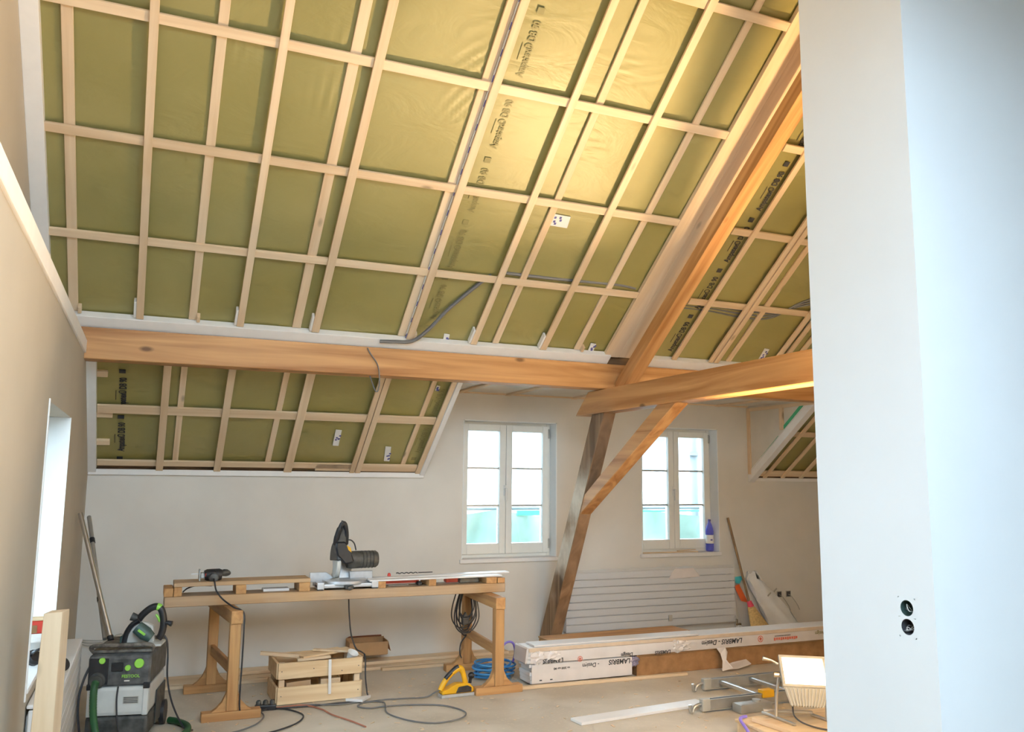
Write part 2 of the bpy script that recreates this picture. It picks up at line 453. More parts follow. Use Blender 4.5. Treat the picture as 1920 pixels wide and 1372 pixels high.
M['lampglass'] = emit_mat('lit_lamp_glass', (1.0, .80, .50), 14.0)

def struct(o, kind='structure'):
    o['kind'] = kind; return o

# ================================================================== SETTING
struct(B().box(-2.8, XR+.3, -2.4, W+.3, -.2, 0).build('floor', M['floor']))

# window wall (also the dormer front)
KZ = 1.60; DZ = 2.36; DX0, DX1 = 2.24, 5.87
H1 = (2.642, 3.597, .84, 2.105); H2 = (4.535, 5.475, .84, 2.105)
b = B()
for (u, v, hs) in [((-1.0, DX0), (0, KZ-.03), []), ((DX0, DX1), (0, DZ), [H1, H2]), ((DX1, XR), (0, KZ-.03), [])]:
    us = sorted({*u, *[h[0] for h in hs], *[h[1] for h in hs]}); vs = sorted({*v, *[h[2] for h in hs], *[h[3] for h in hs]})
    for i in range(len(us)-1):
        for j in range(len(vs)-1):
            a, c = (us[i]+us[i+1])/2, (vs[j]+vs[j+1])/2
            if any(h[0] < a < h[1] and h[2] < c < h[3] for h in hs): continue
            b.box(us[i], us[i+1], W, W+.34, vs[j], vs[j+1])
struct(b.build('wall_far', M['plaster']))

# left wall: thick lower wall with a window niche, ledge board on top, gable above
WL = (4.24, 5.41, .63, 1.885)     # y0 y1 z0 z1
LZ = 2.34
b = B()
YN = 2.25                        # the thick wall begins here; the room is wider behind it
ys = [YN, WL[0], WL[1], 6.16, W+.34]; zz = [0, WL[2], WL[3], LZ]
for i in range(3):
    for j in range(3):
        if i == 1 and j == 1: continue
        b.box(X0-.35, X1, ys[i], ys[i+1], zz[j], zz[j+1])
b.prism([(X0-.35, 6.16, 0), (X0-.35, W+.34, 0), (X0-.35, W+.34, zs(W+.34)-.0), (X0-.35, 6.16, LZ)], (X1-X0+.35, 0, 0))
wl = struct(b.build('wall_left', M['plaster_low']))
struct(B().box(X0-.02, X1+.012, YN, 6.06, LZ, LZ+.085, .006).build('trim_1', M['trim']))
b = B()
b.prism([(X0-.35, YN, LZ), (X0-.35, 6.2, LZ), (X0-.35, RIDGE, zs(RIDGE)+.25), (X0-.35, YN, zs(RIDGE)+.1)], (.35, 0, 0))
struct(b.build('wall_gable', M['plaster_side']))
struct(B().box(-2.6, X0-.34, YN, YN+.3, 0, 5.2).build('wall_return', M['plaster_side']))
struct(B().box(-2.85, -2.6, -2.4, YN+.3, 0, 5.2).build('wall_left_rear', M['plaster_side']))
struct(B().box(XR, XR+.3, -2.4, W+.34, 0, 5.6).build('wall_right', M['plaster']))
struct(B().box(-2.85, XR+.3, -2.42, -2.07, 0, 1.75).build('wall_back', M['plaster']))

# rear roof slope behind the camera; two unseen roof windows added for daylight
def rs(x, y, e=0.0):
    z = zs(RIDGE) - (RIDGE-y)*ST/CT
    return Vector((x, y + e*ST, z - e*CT))
ADDED_RW = [(-.5, .8, -1.0, .85), (1.1, 2.4, -1.0, .85)]
b = B()
xs = sorted({-2.85, XR+.3, *[h[0] for h in ADDED_RW], *[h[1] for h in ADDED_RW]}); ys = sorted({-2.35, RIDGE+.0, *[h[2] for h in ADDED_RW], *[h[3] for h in ADDED_RW]})
for i in range(len(xs)-1):
    for j in range(len(ys)-1):
        a, c = (xs[i]+xs[i+1])/2, (ys[j]+ys[j+1])/2
        if any(h[0] < a < h[1] and h[2] < c < h[3] for h in ADDED_RW): continue
        p = [rs(xs[i], ys[j], 0), rs(xs[i+1], ys[j], 0), rs(xs[i+1], ys[j+1], 0), rs(xs[i], ys[j+1], 0)]
        q = [rs(xs[i], ys[j], -.25), rs(xs[i+1], ys[j], -.25), rs(xs[i+1], ys[j+1], -.25), rs(xs[i], ys[j+1], -.25)]
        b.hexa(p+q)
struct(b.build('ceiling_rear', M['plaster']))
for k, h in enumerate(ADDED_RW):
    fr = B()
    for (xa, xb, ya, yb) in [(h[0], h[0]+.06, h[2], h[3]), (h[1]-.06, h[1], h[2], h[3]), (h[0]+.06, h[1]-.06, h[2], h[2]+.06), (h[0]+.06, h[1]-.06, h[3]-.06, h[3])]:
        fr.hexa([rs(xa,ya,-.15), rs(xb,ya,-.15), rs(xb,yb,-.15), rs(xa,yb,-.15), rs(xa,ya,-.22), rs(xb,ya,-.22), rs(xb,yb,-.22), rs(xa,yb,-.22)])
    f = struct(fr.build('window_%d' % (4+k), M['frame']))  # added roof window, serves as a daylight source
    g = B(); g.add([rs(h[0]+.06,h[2]+.06,-.19), rs(h[1]-.06,h[2]+.06,-.19), rs(h[1]-.06,h[3]-.06,-.19), rs(h[0]+.06,h[3]-.06,-.19)], [(0,1,2,3)])
    g.build('pane', M['glass'], f)
    c = (rs(h[0],h[2],-.3)+rs(h[1],h[3],-.3))/2
    portal('added_roof_window_portal', c, (math.pi*0+T*1.0, 0, 0), h[1]-h[0], (h[3]-h[2])/CT)

# partition corner block on the right, with a double socket hole
PX, PY0, PY1 = 3.02, 2.585, 3.225
pb = B()
pb.box(PX+.06, XR, PY0, PY1, 0, 5.4)
hy0, hy1, hz0, hz1 = 2.729-.045, 2.729+.045, .947-.045, 1.025+.045
for (ya, yb, za, zb) in ((PY0, hy0, 0, 5.4), (hy1, PY1, 0, 5.4), (hy0, hy1, 0, hz0), (hy0, hy1, hz1, 5.4)):
    pb.box(PX, PX+.06, ya, yb, za, zb)
for zc, za, zb in ((.947, hz0, .986), (1.025, .986, hz1)):
    N = 32; vs = []; fs = []
    for k in range(N):
        t = 2*math.pi*(k+.5)/N; cy, cz = math.cos(t), math.sin(t)
        q = min((.045/abs(cy)) if abs(cy) > 1e-6 else 9, ((zb-zc if cz > 0 else zc-za)/abs(cz)) if abs(cz) > 1e-6 else 9)
        vs.append((PX, 2.729+.0335*cy, zc+.0335*cz)); vs.append((PX, 2.729+q*cy, zc+q*cz)); vs.append((PX+.055, 2.729+.0335*cy, zc+.0335*cz))
    for k in range(N):
        j = (k+1) % N
        fs.append((3*k, 3*k+1, 3*j+1, 3*j)); fs.append((3*k, 3*j, 3*j+2, 3*k+2))
    pb.add(vs, fs)
struct(pb.build('wall_partition', M['plaster_part']))
sb = thing('socket_box', 'open double flush box with loose wires in the white corner wall', 'socket box', (PX, 2.729, .986))
for z, mt in ((1.025, 'darkgreen'), (.947, 'dark')):
    c = B(); c.lathe([(.0005, .05), (.032, .05), (.032, .001), (.0335, .001)], (PX, 2.729, z), 'x', 24, cap=False); c.build('cup', M[mt], sb)
for k in range(6):
    a = random.uniform(-.015, .015); z0 = .947 if k < 4 else 1.025
    pts = smooth_path([(PX+.045, 2.729+a, z0+random.uniform(-.015, .015)), (PX+.015, 2.729+a*.3+.008, z0+random.uniform(-.02, .02)), (PX-.004, 2.729-a, z0+random.uniform(-.02, .02)), (PX+.03, 2.729-a*.5, z0-.015)], 5)
    B().tube(pts, .0016, 5).build('wire', M['paper'] if k % 2 else M['greycable'], sb)

# ------------------------------------------------------------------ roof membrane and battens
CREASES = [(1.60, 4.21, .75, .13, .005), (.86, 4.27, 1.4, .10, .005), (.86, 4.50, 1.45, .14, .005), (.27, 4.33, 1.45, .12, .0045), (2.50, 4.54, .25, .12, .006), (2.49, 4.08, .2, .12, .005), (3.20, 4.33, .25, .12, .005), (1.58, 4.42, 1.0, .12, .0045), (3.18, 4.02, .2, .11, .0045)]
def puff(x, y):
    v = .0028*math.sin(x*7.1+1.3*math.sin(y*3.1)) + .002*math.sin(y*8.3+x*2.0)
    for (cx_, cy_, a, s_, k) in CREASES:
        dx, dy = x-cx_, (y-cy_)/CT; r2 = (dx*dx+dy*dy)/(s_*s_)
        if r2 < 5:
            t = dx*math.sin(a) + dy*math.cos(a) + .12*dx*dy/s_
            v += k*math.exp(-r2*1.3)*math.sin(2*math.pi*t/.062)
    return v
def sheet(b, x0, x1, y0, y1, st=.07):
    nx = max(2, int((x1-x0)/st)); ny = max(2, int((y1-y0)/st))
    vs = []; fs = []
    for j in range(ny+1):
        for i in range(nx+1):
            x = x0+(x1-x0)*i/nx; y = y0+(y1-y0)*j/ny
            vs.append(sl(x, y, -.037+puff(x, y)))
    for j in range(ny):
        for i in range(nx):
            k = j*(nx+1)+i; fs.append((k, k+1, k+nx+2, k+nx+1))
    b.add(vs, fs, True)
b = B()
sheet(b, X0-.02, XR, RIDGE-.02, 3.4); sheet(b, X0-.02, 3.4, 3.4, 5.1, .019); sheet(b, 3.4, XR, 3.4, 5.1); sheet(b, X0-.02, XR, 5.1, 6.1); sheet(b, X0-.02, DX0+.01, 6.1, W+.08); sheet(b, DX1-.01, XR, 6.1, W+.08)
ceiling = struct(b.build('ceiling', M['membrane'], sharp=180))
b = B()
b.slab(X0-.3, XR, RIDGE-.1, 6.1, -.25, -.16); b.slab(X0-.3, DX0-.045, 6.1, W+.3, -.25, -.16); b.slab(DX1+.045, XR, 6.1, W+.3, -.25, -.16)
struct(b.build('ceiling_sheathing', M['old_x']))

def batten(x0, x1, y0, y1, e0, e1, mt='pine_s', name='batten'):
    return B().slab(x0, x1, y0, y1, e0, e1, .002).build(name, M[mt], ceiling)
YT = RIDGE+.06; YB = 5.945
LA, LH, LC = (-.033, -.017), (-.017, 0.0), (0.0, .017)
for (x0, x1) in [(-.526, -.471), (.189, .240), (.871, .931), (1.636, 1.690), (2.390, 2.440), (3.100, 3.150), (4.60, 4.65), (5.30, 5.35), (6.1, 6.15)]:
    batten(x0, x1, YT, YB, *LA)
CX = [(-.131, -.086), (.497, .543), (1.003, 1.056), (1.697, 1.748), (2.202, 2.250), (2.788, 2.840), (4.020, 4.068), (4.395, 4.440), (4.452, 4.500), (5.05, 5.10), (5.135, 5.18), (5.75, 5.80), (6.4, 6.45), (6.9, 6.95)]
for (x0, x1) in CX: batten(x0, x1, YT, YB, *LC)
for y in (3.12, 3.68, 4.283, 4.858, 5.418):
    batten(X0+.08, 3.385, y, y+.045, *LH, mt='pine_x')
    batten(3.86, XR-.02, y, y+.045, *LH, mt='pine_x')
# boards under the truss rafter
B().slab(3.384, 3.515, YT, 5.97, -.03, .006, .002).build('rafter_board', M['pine_s'], ceiling)
B().slab(3.517, 3.66, YT, 5.97, -.03, .004, .002).build('rafter_board', M['pine_s'], ceiling)
B().slab(3.662, 3.80, YT, 4.35, -.03, .003, .002).build('rafter_board', M['pine_s'], ceiling)
B().slab(3.662, 3.74, 4.36, 5.97, -.03, .003, .002).build('rafter_board', M['pine_s'], ceiling)
# lower slope left
for (x0, x1) in [(.173, .216), (.882, .926), (2.032, 2.072)]: batten(x0, x1, 6.0, 7.18, *LA)
for (x0, x1) in [(.058, .110), (.489, .541), (1.041, 1.105), (1.593, 1.634), (1.640, 1.686), (2.180, 2.222)]: batten(x0, x1, 6.0, 7.245, *LC)
batten(-.36, 2.18, 6.655, 6.722, *LH, mt='pine_x')
batten(-.36, 1.60, 7.165, 7.215, *LH, mt='pine_x'); batten(1.30, 2.18, 7.168, 7.24, *LH, mt='pine_x'); batten(-.36, 2.18, 7.232, 7.25, -.04, -.02, mt='old_x')
for y, l in ((6.39, .075), (6.735, .11), (6.99, .095)): batten(-.37, -.37+l, y, y+.045, -.04, -.018, mt='pine_x')
# lower slope right of the dormer
for (x0, x1) in [(6.03, 6.075), (6.27, 6.315), (6.52, 6.57), (6.85, 6.9)]: batten(x0, x1, 6.0, 7.245, *LC)
batten(5.95, XR, 6.66, 6.71, *LH, mt='pine_x'); batten(5.95, XR, 7.17, 7.24, *LH, mt='pine_x'); batten(5.955, 5.99, 6.1, 7.24, *LA)
# shims at the batten feet
for x, s in ((-.131, -1), (.497, -1), (1.003, -1), (2.202, -1), (2.788, -1), (1.748, 1), (.24, 1), (3.15, 1), (-.471, 1)):
    B().slab(x-.016 if s < 0 else x, x if s < 0 else x+.02, 5.83 if s < 0 else 5.90, 5.94, -.03, .012, .001).build('shim', M['trim'] if s < 0 else M['pine_s'], ceiling)
# white trims
struct(B().slab(X0, X0+.085, YT, 6.0, -.05, .02, .002).build('trim_2', M['trim']))
struct(B().slab(X0+.06, 3.435, 5.950, 6.032, -.03, .022, .002).build('trim_3', M['trim']))
struct(B().slab(3.66, XR-.01, 5.950, 6.032, -.03, .022, .002).build('trim_4', M['trim']))
struct(B().slab(-.432, -.364, 6.05, 7.25, -.05, .03, .002).build('trim_5', M['trim']))
struct(B().slab(2.222, 2.264, 6.05, 7.25, -.05, .03, .002).build('trim_6', M['trim']))
struct(B().box(X1+.001, 2.262, W-.028, W+.03, KZ-.032, KZ+.012, .002).build('trim_7', M['trim']))
struct(B().slab(5.862, 5.94, 6.05, 7.29, -.05, .035, .002).build('trim_8', M['trim']))
struct(B().box(5.865, XR-.001, W-.012, W+.03, KZ-.032, KZ+.004, .002).build('trim_9', M['trim']))

# dormer ceiling and cheeks
struct(B().box(DX0-.2, DX1+.2, 6.02, W+.34, DZ+.03, DZ+.25).build('ceiling_dormer_light_stop', M['old_x']))  # unseen deck added over the dormer to stop sky light leaking in
struct(B().box(X0-.3, DX0, W+.02, W+.34, KZ-.03, KZ+.1).box(DX1, XR, W+.02, W+.34, KZ-.03, KZ+.1).build('wall_plate', M['old_x']))
dc = struct(B().box(DX0, DX1, 6.0, W+.3, DZ, DZ+.03).build('ceiling_dormer', M['dormer_film']))
for x in (2.55, 3.05, 3.75, 4.35, 4.95, 5.45):
    B().box(x, x+.05, 6.16, W-.002, DZ-.018, DZ, .002).build('batten', M['pine_y'], dc)
B().box(DX0+.01, DX1-.01, W-.03, W-.001, DZ-.012, DZ, .001).build('batten', M['pine_x'], dc)
ch = struct(B().prism([(DX1, 6.25, DZ), (DX1, W+.01, DZ), (DX1, W+.01, KZ-.03)], (.04, 0, 0)).build('wall_dormer_right', M['dormer_film']))
struct(B().prism([(DX0-.04, 6.25, DZ), (DX0-.04, W+.01, DZ), (DX0-.04, W+.01, KZ+.02)], (.04, 0, 0)).build('wall_dormer_left', M['plaster']))
B().box(DX1-.012, DX1, W-.05, W-.002, KZ+.04, DZ-.02).build('stud', M['pine_z'], ch)
B().box(DX1-.014, DX1, 6.70, 6.755, zs(6.70)+.06, DZ-.03).build('stud', M['pine_z'], ch)
B().box(DX1-.012, DX1, 6.2, W-.05, DZ-.055, DZ-.02).build('rail', M['pine_y'], ch)
b = B(); b.bar((DX1-.004, 6.40, zs(6.40)+.075), (DX1-.004, 6.70, zs(6.70)+.07), .006, .055, (0, ST, CT)); b.build('green_strip', M['greenboard'], ch)
b = B(); b.bar((DX1-.004, 6.78, zs(6.78)+.055), (DX1-.004, 7.05, zs(7.05)+.05), .006, .022, (0, ST, CT)); b.build('green_strip', M['greenboard'], ch)

# ------------------------------------------------------------------ windows
def window(n, h):
    x0, x1, z0, z1 = h
    yf = W+.14
    def rect(b, xa, xb, za, zb, t, y0, y1, tb=None, bev=.004):
        tb = tb or t
        b.box(xa, xa+t, y0, y1, za, zb, bev); b.box(xb-t, xb, y0, y1, za, zb, bev)
        b.box(xa+t, xb-t, y0, y1, zb-t, zb, bev); b.box(xa+t, xb-t, y0, y1, za, za+tb, bev)
    b = B(); rect(b, x0+.001, x1-.001, z0+.001, z1-.001, .045, yf, yf+.09, .05)
    fr = struct(b.build('window_%d' % n, M['frame']))
    xm = (x0+x1)/2
    for k, (xa, xb) in enumerate(((x0+.03, xm-.002), (xm+.002, x1-.03))):
        b = B(); rect(b, xa, xb, z0+.035, z1-.03, .062, yf-.022, yf+.05, .095, .005)
        s = b.build('sash', M['frame'], fr)
        g = B().box(xa+.06, xb-.06, yf+.012, yf+.018, z0+.125, z1-.09); g.build('pane', M['glass'], s)
        zl, zh = z0+.13, z1-.092
        for t in (1/3, 2/3):
            z = zl+(zh-zl)*t
            B().box(xa+.061, xb-.061, yf+.005, yf+.03, z-.008, z+.008).build('glazing_bar', M['alu_dull'], s)
    b = B(); b.cyl((xm-.012, yf-.022, 1.47), (xm-.012, yf-.06, 1.47), .009, n=10); b.box(xm-.022, xm-.002, yf-.072, yf-.054, 1.36, 1.48, .004); b.box(xm-.026, xm+.002, yf-.028, yf-.02, 1.41, 1.51, .003)
    b.build('handle', M['paper'], fr)
    for z in (z1-.1, z0+.12): B().box(x1-.036, x1-.022, yf-.03, yf-.002, z-.045, z+.045, .003).build('hinge', M['alu_dull'], fr)
    # sill board with a small nose
    struct(B().box(x0-.02, x1+.005, W-.022, yf+.02, z0-.032, z0+.004, .005).build('trim_%d' % (9+n), M['trim']))
    b = B().box(x1-.008, x1-.0005, W-.001, yf-.001, z0+.005, z1-.009); b.build('lit_jamb_liner', M['reveal_lit'], fr)
    b = B().box(x0+.0005, x0+.008, W-.001, yf-.001, z0+.005, z1-.009); b.build('lit_jamb_liner', M['reveal_lit'], fr)
    b = B().box(x0+.008, x1-.008, W-.001, yf-.001, z1-.008, z1-.0005); b.build('lit_head_liner', M['reveal_lit'], fr)
    portal('window_portal', (xm, W+.5, (z0+z1)/2), (-math.pi/2, 0, 0), x1-x0, z1-z0)
window(1, H1); window(2, H2)
# dormer reveal liners above are added, with window light in their colour
# left niche window
y0, y1, z0, z1 = WL
xf = X0-.16
b = B()
for (ya, yb, za, zb) in [(y0, y0+.07, z0, z1), (y1-.07, y1, z0, z1), (y0+.07, y1-.07, z1-.07, z1), (y0+.07, y1-.07, z0, z0+.08), ((y0+y1)/2-.05, (y0+y1)/2+.05, z0+.08, z1-.07)]:
    b.box(xf-.06, xf, ya, yb, za, zb, .004)
w3 = struct(b.build('window_3', M['frame']))
for (ya, yb) in ((y0+.07, (y0+y1)/2-.05), ((y0+y1)/2+.05, y1-.07)):
    B().box(xf-.035, xf-.03, ya, yb, z0+.08, z1-.07).build('pane', M['glass'], w3)
struct(B().box(xf, X1+.012, y0+.001, y1-.001, z0, z0+.018, .004).build('trim_12', M['trim']))
struct(B().box(X0-.15, X1+.003, y1-.012, y1-.0005, z0+.02, z1-.001).build('trim_13', M['reveal_lit']))
struct(B().box(X1-.02, X1+.006, y0-.012, y0+.004, z0-.03, z1+.01, .002).build('trim_14', M['trim']))
portal('side_window_portal', (xf-.3, (y0+y1)/2, (z0+z1)/2), (0, math.pi/2*-1, 0), z1-z0, y1-y0)

# ------------------------------------------------------------------ outside
struct(B().box(-40, 50, -40, 60, -6.3, -6).build('ground_outside', M['ground']))
fc = thing('neighbour_house', 'pale house across the street behind the windows', 'building', (6, 22, -6))
B().box(-8, 24, 22, 30, -6, 3.2).build('wall', M['facade'], fc)
B().prism([(-8.5, 21.5, 3.2), (-8.5, 30.5, 3.2), (-8.5, 26, 7)], (33, 0, 0)).build('roof', M['facade'], fc)
for x in (4.0, 7.0, 13.5, 16.0):
    wn = B().box(x, x+1.1, 21.95, 22.02, 1.9, 2.9).build('window', M['pipe_out'], fc)
ntg = thing('scaffold_net', 'green scaffold netting hung outside the lower window panes', 'netting', (3.9, 9.0, 0))
b = B(); vs = []; fs = []
nx, nz = 90, 14
for j in range(nz+1):
    for i in range(nx+1):
        x = 1.0+8.0*i/nx; z = -1.6+2.82*j/nz
        sag = .10*abs(math.sin(x*1.55+.6))*(j/nz)
        vs.append((x, 9.0+.10*math.sin(x*5+z*3.5)+.05*math.sin(x*11-z*6), z-sag))
for j in range(nz):
    for i in range(nx):
        k = j*(nx+1)+i; fs.append((k, k+1, k+nx+2, k+nx+1))
b.add(vs, fs, True); b.build('net', M['net'], ntg, sharp=180)
B().cyl((1.0, 9.10, 1.235), (9.0, 9.10, 1.235), .024, n=10).build('scaffold_tube', M['pipe_out'], ntg)
dp = thing('downpipe', 'grey rain pipe outside the right hand window', 'pipe', (6.55, 9.3, -3))
B().cyl((6.62, 9.3, -3), (6.62, 9.3, 3.5), .055, n=12).build('pipe', M['pipe_out'], dp)
B().box(6.5, 6.74, 9.22, 9.36, 1.9, 1.94).build('bracket', M['pipe_out'], dp)
B().box(3.88, 4.62, 8.84, 8.87, 1.16, 1.215).build('net_hem', M['greenboard'], ntg)
B().box(5.5, 7.4, 8.84, 8.86, 1.19, 1.21).build('net_hem', M['greenboard'], ntg)

# ------------------------------------------------------------------ timber frame
pu = B().prism([(X0-.1, 5.99, 2.305), (X0-.1, 6.15, 2.305), (X0-.1, 6.15, 2.43), (X0-.1, 5.99, 2.512)], (XR-X0+.09, 0, 0), .004).build('purlin', M['beam_x'])
tag(pu, 'long orange-brown spruce purlin running under the whole roof slope', 'beam')
tr = thing('roof_truss', 'old timber roof truss with leaning post, brace and tie beam', 'truss', (3.48, 7.0, 0))
sp = [(3.42, 7.12, 0), (3.42, W-.004, 0), (3.42, W-.004, .14), (3.42, 6.155, 2.29), (3.42, 5.951, 2.29)]
po = B().prism(sp, (.115, 0, 0), .006).build('post', [M['strut'], M['strut_pale']], tr)
for f in po.data.polygons:
    if f.normal.x < -.9: f.material_index = 1
b = B(); b.hexa([sl(3.50, 2.75, .155), sl(3.615, 2.75, .155), sl(3.615, 6.26, .155), sl(3.50, 6.26, .155), sl(3.50, 2.75, .268), sl(3.615, 2.75, .268), sl(3.615, 6.26, .268), sl(3.50, 6.26, .268)], .005)
b.build('principal_rafter', M['beam_s'], tr)
B().prism([(3.39, 6.49, 2.112), (3.39, 6.26, 2.302), (3.39, 2.9, 2.302), (3.39, 2.9, 2.112)], (.15, 0, 0), .005).build('tie_beam', M['beam_y'], tr)
B().prism([(3.425, 6.40, 1.436), (3.425, 5.235, 2.13), (3.425, 4.98, 2.13), (3.425, 6.487, 1.262)], (.11, 0, 0), .005).build('brace', M['beam_y'], tr)

# ================================================================== THINGS
Z3 = Vector((0, 0, 1))
# ------------------------------------------------------------------ print, tape and cables on the roof
UPS = Vector((0, -CT, ST)); LEFT = Vector((-1, 0, 0))
def roof_text(x, y, n, mt, step=.39, body='Ampatex\u00ae DB 90', size=.066, e=-.030):
    for k in range(n):
        yy = y - k*step
        lettering(body, sl(x, yy, e), UPS, LEFT, size, M[mt], ceiling, 'lettering', bold=.0022, squeeze=.70)
        B().slab(x-.05, x-.008, yy+.055, yy+.085, e-.002, e).build('print_mark', M[mt], ceiling)
        B().slab(x-.068, x-.064, yy-.16, yy-.08, e-.002, e).build('print_mark', M[mt], ceiling)
roof_text(4.010, 5.90, 7, 'ink')
roof_text(1.875, 5.80, 8, 'fadeink', e=-.030)
roof_text(-.175, 7.10, 3, 'ink', e=-.030)
roof_text(2.165, 7.05, 2, 'fadeink', e=-.030)
def tape(x0, x1, y0, y1, skew=0.0, e=-.030):
    b = B(); d = .004
    p = [(x0+skew, y0), (x1+skew, y0+.004), (x1, y1), (x0, y1-.003)]
    b.hexa([sl(a, c, e) for a, c in p] + [sl(a, c, e+d) for a, c in p])
    o = b.build('tape_patch', M['paper'], ceiling)
    for k in range(5):
        a = x0+(x1-x0)*random.uniform(.1, .7); c = y0+(y1-y0)*random.uniform(.1, .8)
        B().slab(a, a+.016, c, c+.014, e+d, e+d+.001).build('print_mark', M['blueink'], o)
tape(2.42, 2.575, 4.955, 5.035, -.01); tape(2.005, 2.05, 5.905, 6.02, -.02); tape(3.235, 3.285, 5.885, 5.96, -.01)
tape(1.395, 1.445, 6.83, 6.995, -.01); tape(1.875, 1.925, 6.99, 7.15, -.03); tape(4.93, 4.985, 5.80, 5.93, -.02); tape(2.085, 2.115, 6.36, 6.41)
# printed joint tape between the doubled battens
b = B(); b.slab(1.692, 1.696, YT, 5.93, -.03, -.002); jt = b.build('joint_tape', M['paper'], ceiling)
for k in range(26):
    y = YT+.05+k*.128
    B().slab(1.6915, 1.6965, y, y+.035, -.004, -.0005).build('print_mark', M['blueink'], jt)
cd = B().tube(smooth_path([sl(1.50, 5.965, .03), sl(1.60, 5.955, .035), sl(1.735, 5.935, .04), sl(1.83, 5.84, .03), sl(1.94, 5.695, -.01), sl(2.10, 5.49, -.02), sl(2.17, 5.425, -.03)]), .014, 8).build('conduit', M['greycable'])
tag(cd, 'grey flexible conduit sweeping from the purlin up over the roof film', 'conduit')
cd = B().tube(smooth_path([sl(2.26, 5.400, -.035), sl(2.6, 5.405, -.04), sl(2.9, 5.398, -.038), sl(3.2, 5.395, -.04), sl(3.36, 5.41, -.045)]), .013, 8).build('conduit', M['greycable'])
tag(cd, 'grey conduit clipped along the lowest roof batten beside the truss', 'conduit')
for k, dy in enumerate((0, .02, .042)):
    pts = [sl(3.72, 5.475+dy, -.035), sl(4.1, 5.48+dy, -.04), sl(4.45, 5.49+dy*1.3, -.035), sl(4.75, 5.48+dy, -.03), sl(4.95, 5.40-dy, -.03), sl(5.25, 5.33-dy*2, -.03), sl(5.5, 5.40+dy, -.03)]
    c = B().tube(smooth_path(pts), .008, 6).build('electric_cable', M['greycable'])
    tag(c, ('uppermost of three grey cables strung on the roof right of the truss', 'middle of three grey cables strung on the roof right of the truss', 'lowest of three grey cables strung on the roof right of the truss')[k], 'cable', 'three cables strung on the roof right of the truss')
c = B().tube(smooth_path([(1.42, 5.983, 2.50), (1.44, 5.975, 2.46), (1.495, 5.972, 2.38), (1.512, 5.972, 2.28), (1.508, 5.975, 2.20), (1.490, 5.98, 2.185), (1.47, 6.0, 2.24), (1.455, 6.03, 2.30)]), .0045, 6).build('electric_cable', M['greycable'])
tag(c, 'thin grey cable dangling over the front of the purlin', 'cable')

# ------------------------------------------------------------------ radiators
def radiator(name, label, loc, rz, length, z0, n, depth=.055, film=True):
    t = thing(name, label, 'radiator', loc, rz)
    h = .0675
    for k in range(n):
        B().box(0, length, -depth, -depth+.02, z0+k*h, z0+k*h+h-.006, .005).build('flat_tube', M['radiator'], t, world=False)
    B().box(.06, .10, -depth+.02, -.001, z0+.03, z0+n*h-.04).build('bracket', M['trim'], t, world=False)
    B().box(length-.10, length-.06, -depth+.02, -.001, z0+.03, z0+n*h-.04).build('bracket', M['trim'], t, world=False)
    b = B().box(.001, .03, -depth+.018, -.012, z0, z0+n*h-.006, .004); b.build('header', M['radiator'], t, world=False)
    b = B().box(length-.03, length-.001, -depth+.018, -.012, z0, z0+n*h-.006, .004); b.build('header', M['radiator'], t, world=False)
    return t
rd = radiator('radiator', 'wide white flat-tube radiator under the right dormer window', (3.66, W, 0), 0, 1.93, .155, 8, .075)
b = B(); b.box(-.004, 1.934, -.082, -.079, .15, .72); b.build('protective_film', M['wrap'], rd, world=False)
b = B(); b.hexa([(1.12, -.087, .60), (1.50, -.087, .615), (1.42, -.087, .70), (1.20, -.087, .70), (1.12, -.084, .60), (1.50, -.084, .615), (1.42, -.084, .70), (1.20, -.084, .70)]); b.build('tape_patch', M['film'], rd, world=False)
B().box(1.12, 1.16, -.088, -.083, .20, .26).build('tape_patch', M['vinyl'], rd, world=False)
b = B(); b.cyl((1.96, -.055, .10), (1.96, -.055, .17), .012, n=10); b.cyl((1.94, -.055, .11), (2.0, -.06, .12), .018, n=12); b.build('valve', M['chrome'], rd, world=False)
b = B(); b.cyl((1.975, -.10, .09), (1.975, -.045, .10), .022, n=12); b.build('valve_cap', M['trim'], rd, world=False)
rl = radiator('radiator', 'white radiator below the niche window on the left wall', (X1, 4.30, 0), math.pi/2, 1.62, .08, 7, .12)
b = B(); b.box(.0, 1.62, -.122, -.004, .5535, .572, .008); b.build('cover_grille', M['radiator'], rl, world=False)

# ------------------------------------------------------------------ bench on trestles
def trestle(label, x0f, x0b):
    t = thing('trestle', label, 'trestle', ((x0f+x0b)/2, 6.37, 0), group='trestles under the saw bench')
    def xat(y): return x0f + (x0b-x0f)*(y-5.97)/.80
    B().bar((xat(5.92), 5.92, .646), (xat(6.83), 6.83, .641), .075, .085, (0, 0, 1), .006).build('top_rail', M['tres_y'], t)
    B().bar((xat(5.97), 6.0, .30), (xat(6.77), 6.74, .30), .03, .075, (0, 0, 1), .004).build('stretcher', M['tres_y'], t)
    for y in (5.97, 6.77):
        x = xat(y)
        B().box(x-.035, x+.035, y-.035, y+.035, .055, .605, .004).build('post', M['tres_z'], t)
        w = .185
        for s in (-1, 1):
            poly = [(x+s*.035, y-.022, .058)]
            poly = [(x+s*.034, y-.022, .055), (x+s*.125, y-.022, .055), (x+s*.095, y-.022, .075), (x+s*.062, y-.022, .11), (x+s*.042, y-.022, .155), (x+s*.034, y-.022, .18)]
            B().prism(poly, (0, .044, 0)).build('gusset', M['tres_x'], t)
        B().box(x-w, x+w, y-.04, y+.04, 0, .055, .005).build('foot', M['tres_x'], t)
    return t
trestle('wooden trestle at the vacuum cleaner end of the saw bench', .595, .52)
trestle('wooden trestle at the window end of the saw bench', 2.472, 2.518)
